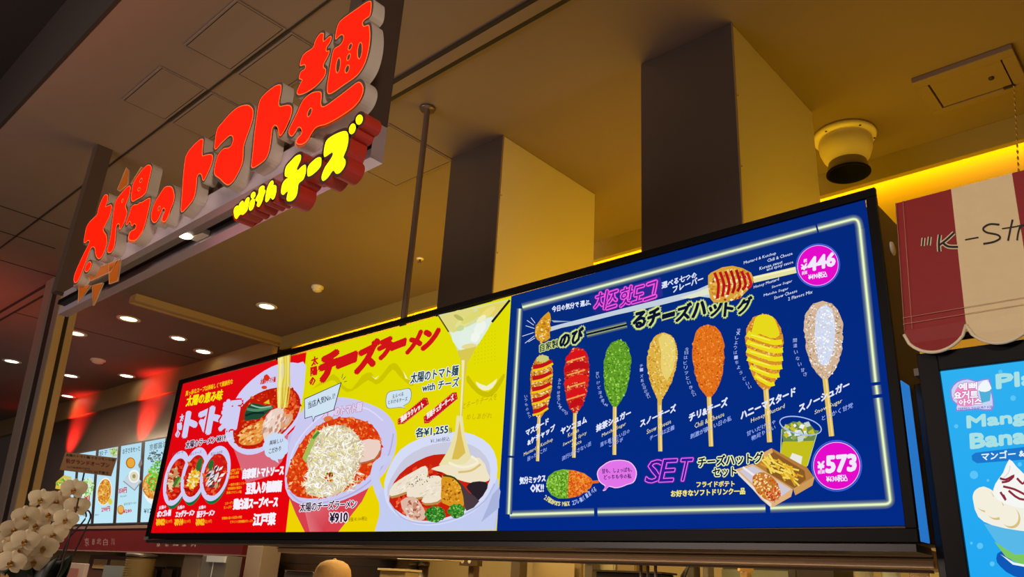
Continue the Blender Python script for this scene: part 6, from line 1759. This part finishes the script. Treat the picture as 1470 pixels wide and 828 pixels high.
q = MB()
for ang in (0, 2.25, -2.25): q.mesh(*petal(0.017, 0.046, ang, 0.15, z0=-0.002), 0, True)
for ang in (1.22, -1.22): q.mesh(*petal(0.031, 0.054, ang, 0.2, z0=0.001), 0, True)
me_b = q.build('blossom', M_petal, orc)
q = MB(); q.mesh(*petal(0.008, 0.02, math.pi, -0.9, z0=0.004), 0, True); q.lathe((0, 0.002, 0.003), [(0.006, 0), (0.005, 0.008), (0.001, 0.011)], 10); q.mesh(*petal(0.006, 0.012, 2.3, -1.2, z0=0.005), 0, True); q.mesh(*petal(0.006, 0.012, -2.3, -1.2, z0=0.005), 0, True)
me_l = q.build('lip', M_lip, me_b)
for o_ in (me_b, me_l):            # mesh kept around its own origin
    off = local(orc)
    for v in o_.data.vertices: v.co += off
OC = Z(0, 690, 6.0)
BL = [(635, 75, 1.0), (660, 225, 1.0), (490, 178, 1.05), (350, 160, 0.95), (418, 290, 1.05), (565, 335, .95), (220, 310, 1.0), (310, 385, 1.0), (122, 418, 1.0), (460, 462, 1.1), (215, 520, 1.05), (372, 580, 1.1), (40, 520, 1.0), (152, 600, 1.0), (292, 695, 1.1), (92, 705, 1.05), (20, 610, 1.0), (250, 615, .95)]
for i, (x, y, s_) in enumerate(BL):
    px, py = one(OC, x, y)
    P = at_d(px, py, OD - 0.06 + 0.10 * ((i * 7) % 5) / 5)
    ob = me_b if i == 0 else me_b.copy()
    if i:
        COL.objects.link(ob); ob.parent = orc
        lb = me_l.copy(); COL.objects.link(lb); lb.parent = ob
    ob.location = P - local(orc)
    rnd = random.Random(i)
    zd = (CAM - P).normalized() + Vector((rnd.uniform(0.1, 0.5), rnd.uniform(-0.35, 0.1), rnd.uniform(-0.45, 0.05)))
    zd.normalize()
    upv = Vector((rnd.uniform(-0.25, 0.25), rnd.uniform(-0.2, 0.2), 1)); xv = upv.cross(zd).normalized(); yv = zd.cross(xv)
    ob.rotation_euler = Matrix((xv, yv, zd)).transposed().to_euler()
    ob.scale = (s_ * 1.02,) * 3
for k, pts_ in enumerate((((60, 850), (70, 790), (95, 740), (112, 705), (105, 700)), ((50, 850), (58, 790), (80, 745), (85, 715)), ((45, 850), (40, 800), (30, 770), (22, 760)))):
    q = MB(); q.tube(smooth_loop([tuple(at_d(x, y, OD + 0.07)) for x, y in pts_], 5, False), 0.006, 8); q.build('stem', mat('orchid_stem', '#4f5a2a', 0.5), orc)
for k, pts_ in enumerate((((45, 850), (58, 815), (70, 800), (66, 828)), ((60, 852), (78, 822), (84, 800), (92, 806), (90, 836)), ((40, 855), (28, 820), (14, 812), (4, 822)))):
    P = [at_d(x, y, OD + 0.02 * k) for x, y in smooth_loop(list(pts_), 4, False)]
    vs, fs = [], []
    N = len(P)
    for i, p_ in enumerate(P):
        hw = 0.052 * math.sin(math.pi * (0.12 + 0.86 * i / (N - 1))) + 0.003
        sd = Vector((0.72, 0.55, 0.25)); sd.normalize()
        vs += [p_ - sd * hw, p_ + Vector((0, 0.012, -0.012)), p_ + sd * hw]
    for i in range(N - 1): fs += [(3 * i, 3 * i + 1, 3 * i + 4, 3 * i + 3), (3 * i + 1, 3 * i + 2, 3 * i + 5, 3 * i + 4)]
    q = MB(); q.mesh(vs, fs, 0, True); o_ = q.build('leaf', M_leaf, orc); o_.modifiers.new('thickness', 'SOLIDIFY').thickness = 0.003
q = MB()
q.tube(smooth_loop([tuple(at_d(x, y, OD + 0.05)) for x, y in ((84, 812), (98, 775), (122, 745), (123, 735), (127, 733), (130, 740), (126, 752), (100, 808))], 4, False), 0.0035, 7)
q.build('support_wire', M_trim, orc)
# plaque on a stick
PD = 4.0
pc = at_d(127, 666, PD)
t = thing('congratulation_plaque', 'tilted brown wooden greeting plaque on a thin stick above the orchid', 'plaque', at_d(88, 815, PD))
pn = (CAM - pc).normalized(); pn = (pn + Vector((0.15, -0.1, 0.12))).normalized()
pl3 = lambda px, py: onPlane(px, py, pc, pn)
cn = M3((200, 170), (640, 220), (590, 375), (150, 320))
F_ = [pl3(*p_) for p_ in cn]; B_ = [v - pn * 0.006 for v in F_]
q = MB(); q.mesh(F_ + B_, [(0, 1, 2, 3), (7, 6, 5, 4), (0, 4, 5, 1), (1, 5, 6, 2), (2, 6, 7, 3), (3, 7, 4, 0)]); q.build('board', mat('plaque_wood', '#8a6238', 0.6, noise=0.12, nscale=14, stretch=(1, 1, 6)), t)
A = Art(pl3, pn, 0.0006)
A.text('太陽のトマト麺 イオンモール様', one(M3, 205, 205), one(M3, 620, 252), 4.0, '#1e1610', 0.01); A.text('祝', one(M3, 205, 262), one(M3, 240, 266), 6.5, '#7a1410', 0.03); A.text('グランドオープン', one(M3, 246, 268), one(M3, 575, 302), 6.5, '#7a1410', 0.03)
A.text('山下産業株式会社', one(M3, 215, 304), one(M3, 410, 322), 2.8, '#1e1610', 0.0); A.text('代表取締役', one(M3, 355, 336), one(M3, 432, 344), 2.4, '#1e1610', 0.0); A.text('山下俊之', one(M3, 445, 350), one(M3, 570, 362), 4.0, '#1e1610', 0.02)
A.build('lettering', INK, t)
q = MB(); q.tube([at_d(121, 678, PD + 0.012), at_d(104, 755, PD + 0.012), at_d(88, 815, PD + 0.012), (potc.x + 0.05, potc.y + 0.03, pot_z + 0.225)], 0.0035, 7); q.build('stick', M_trim, t)
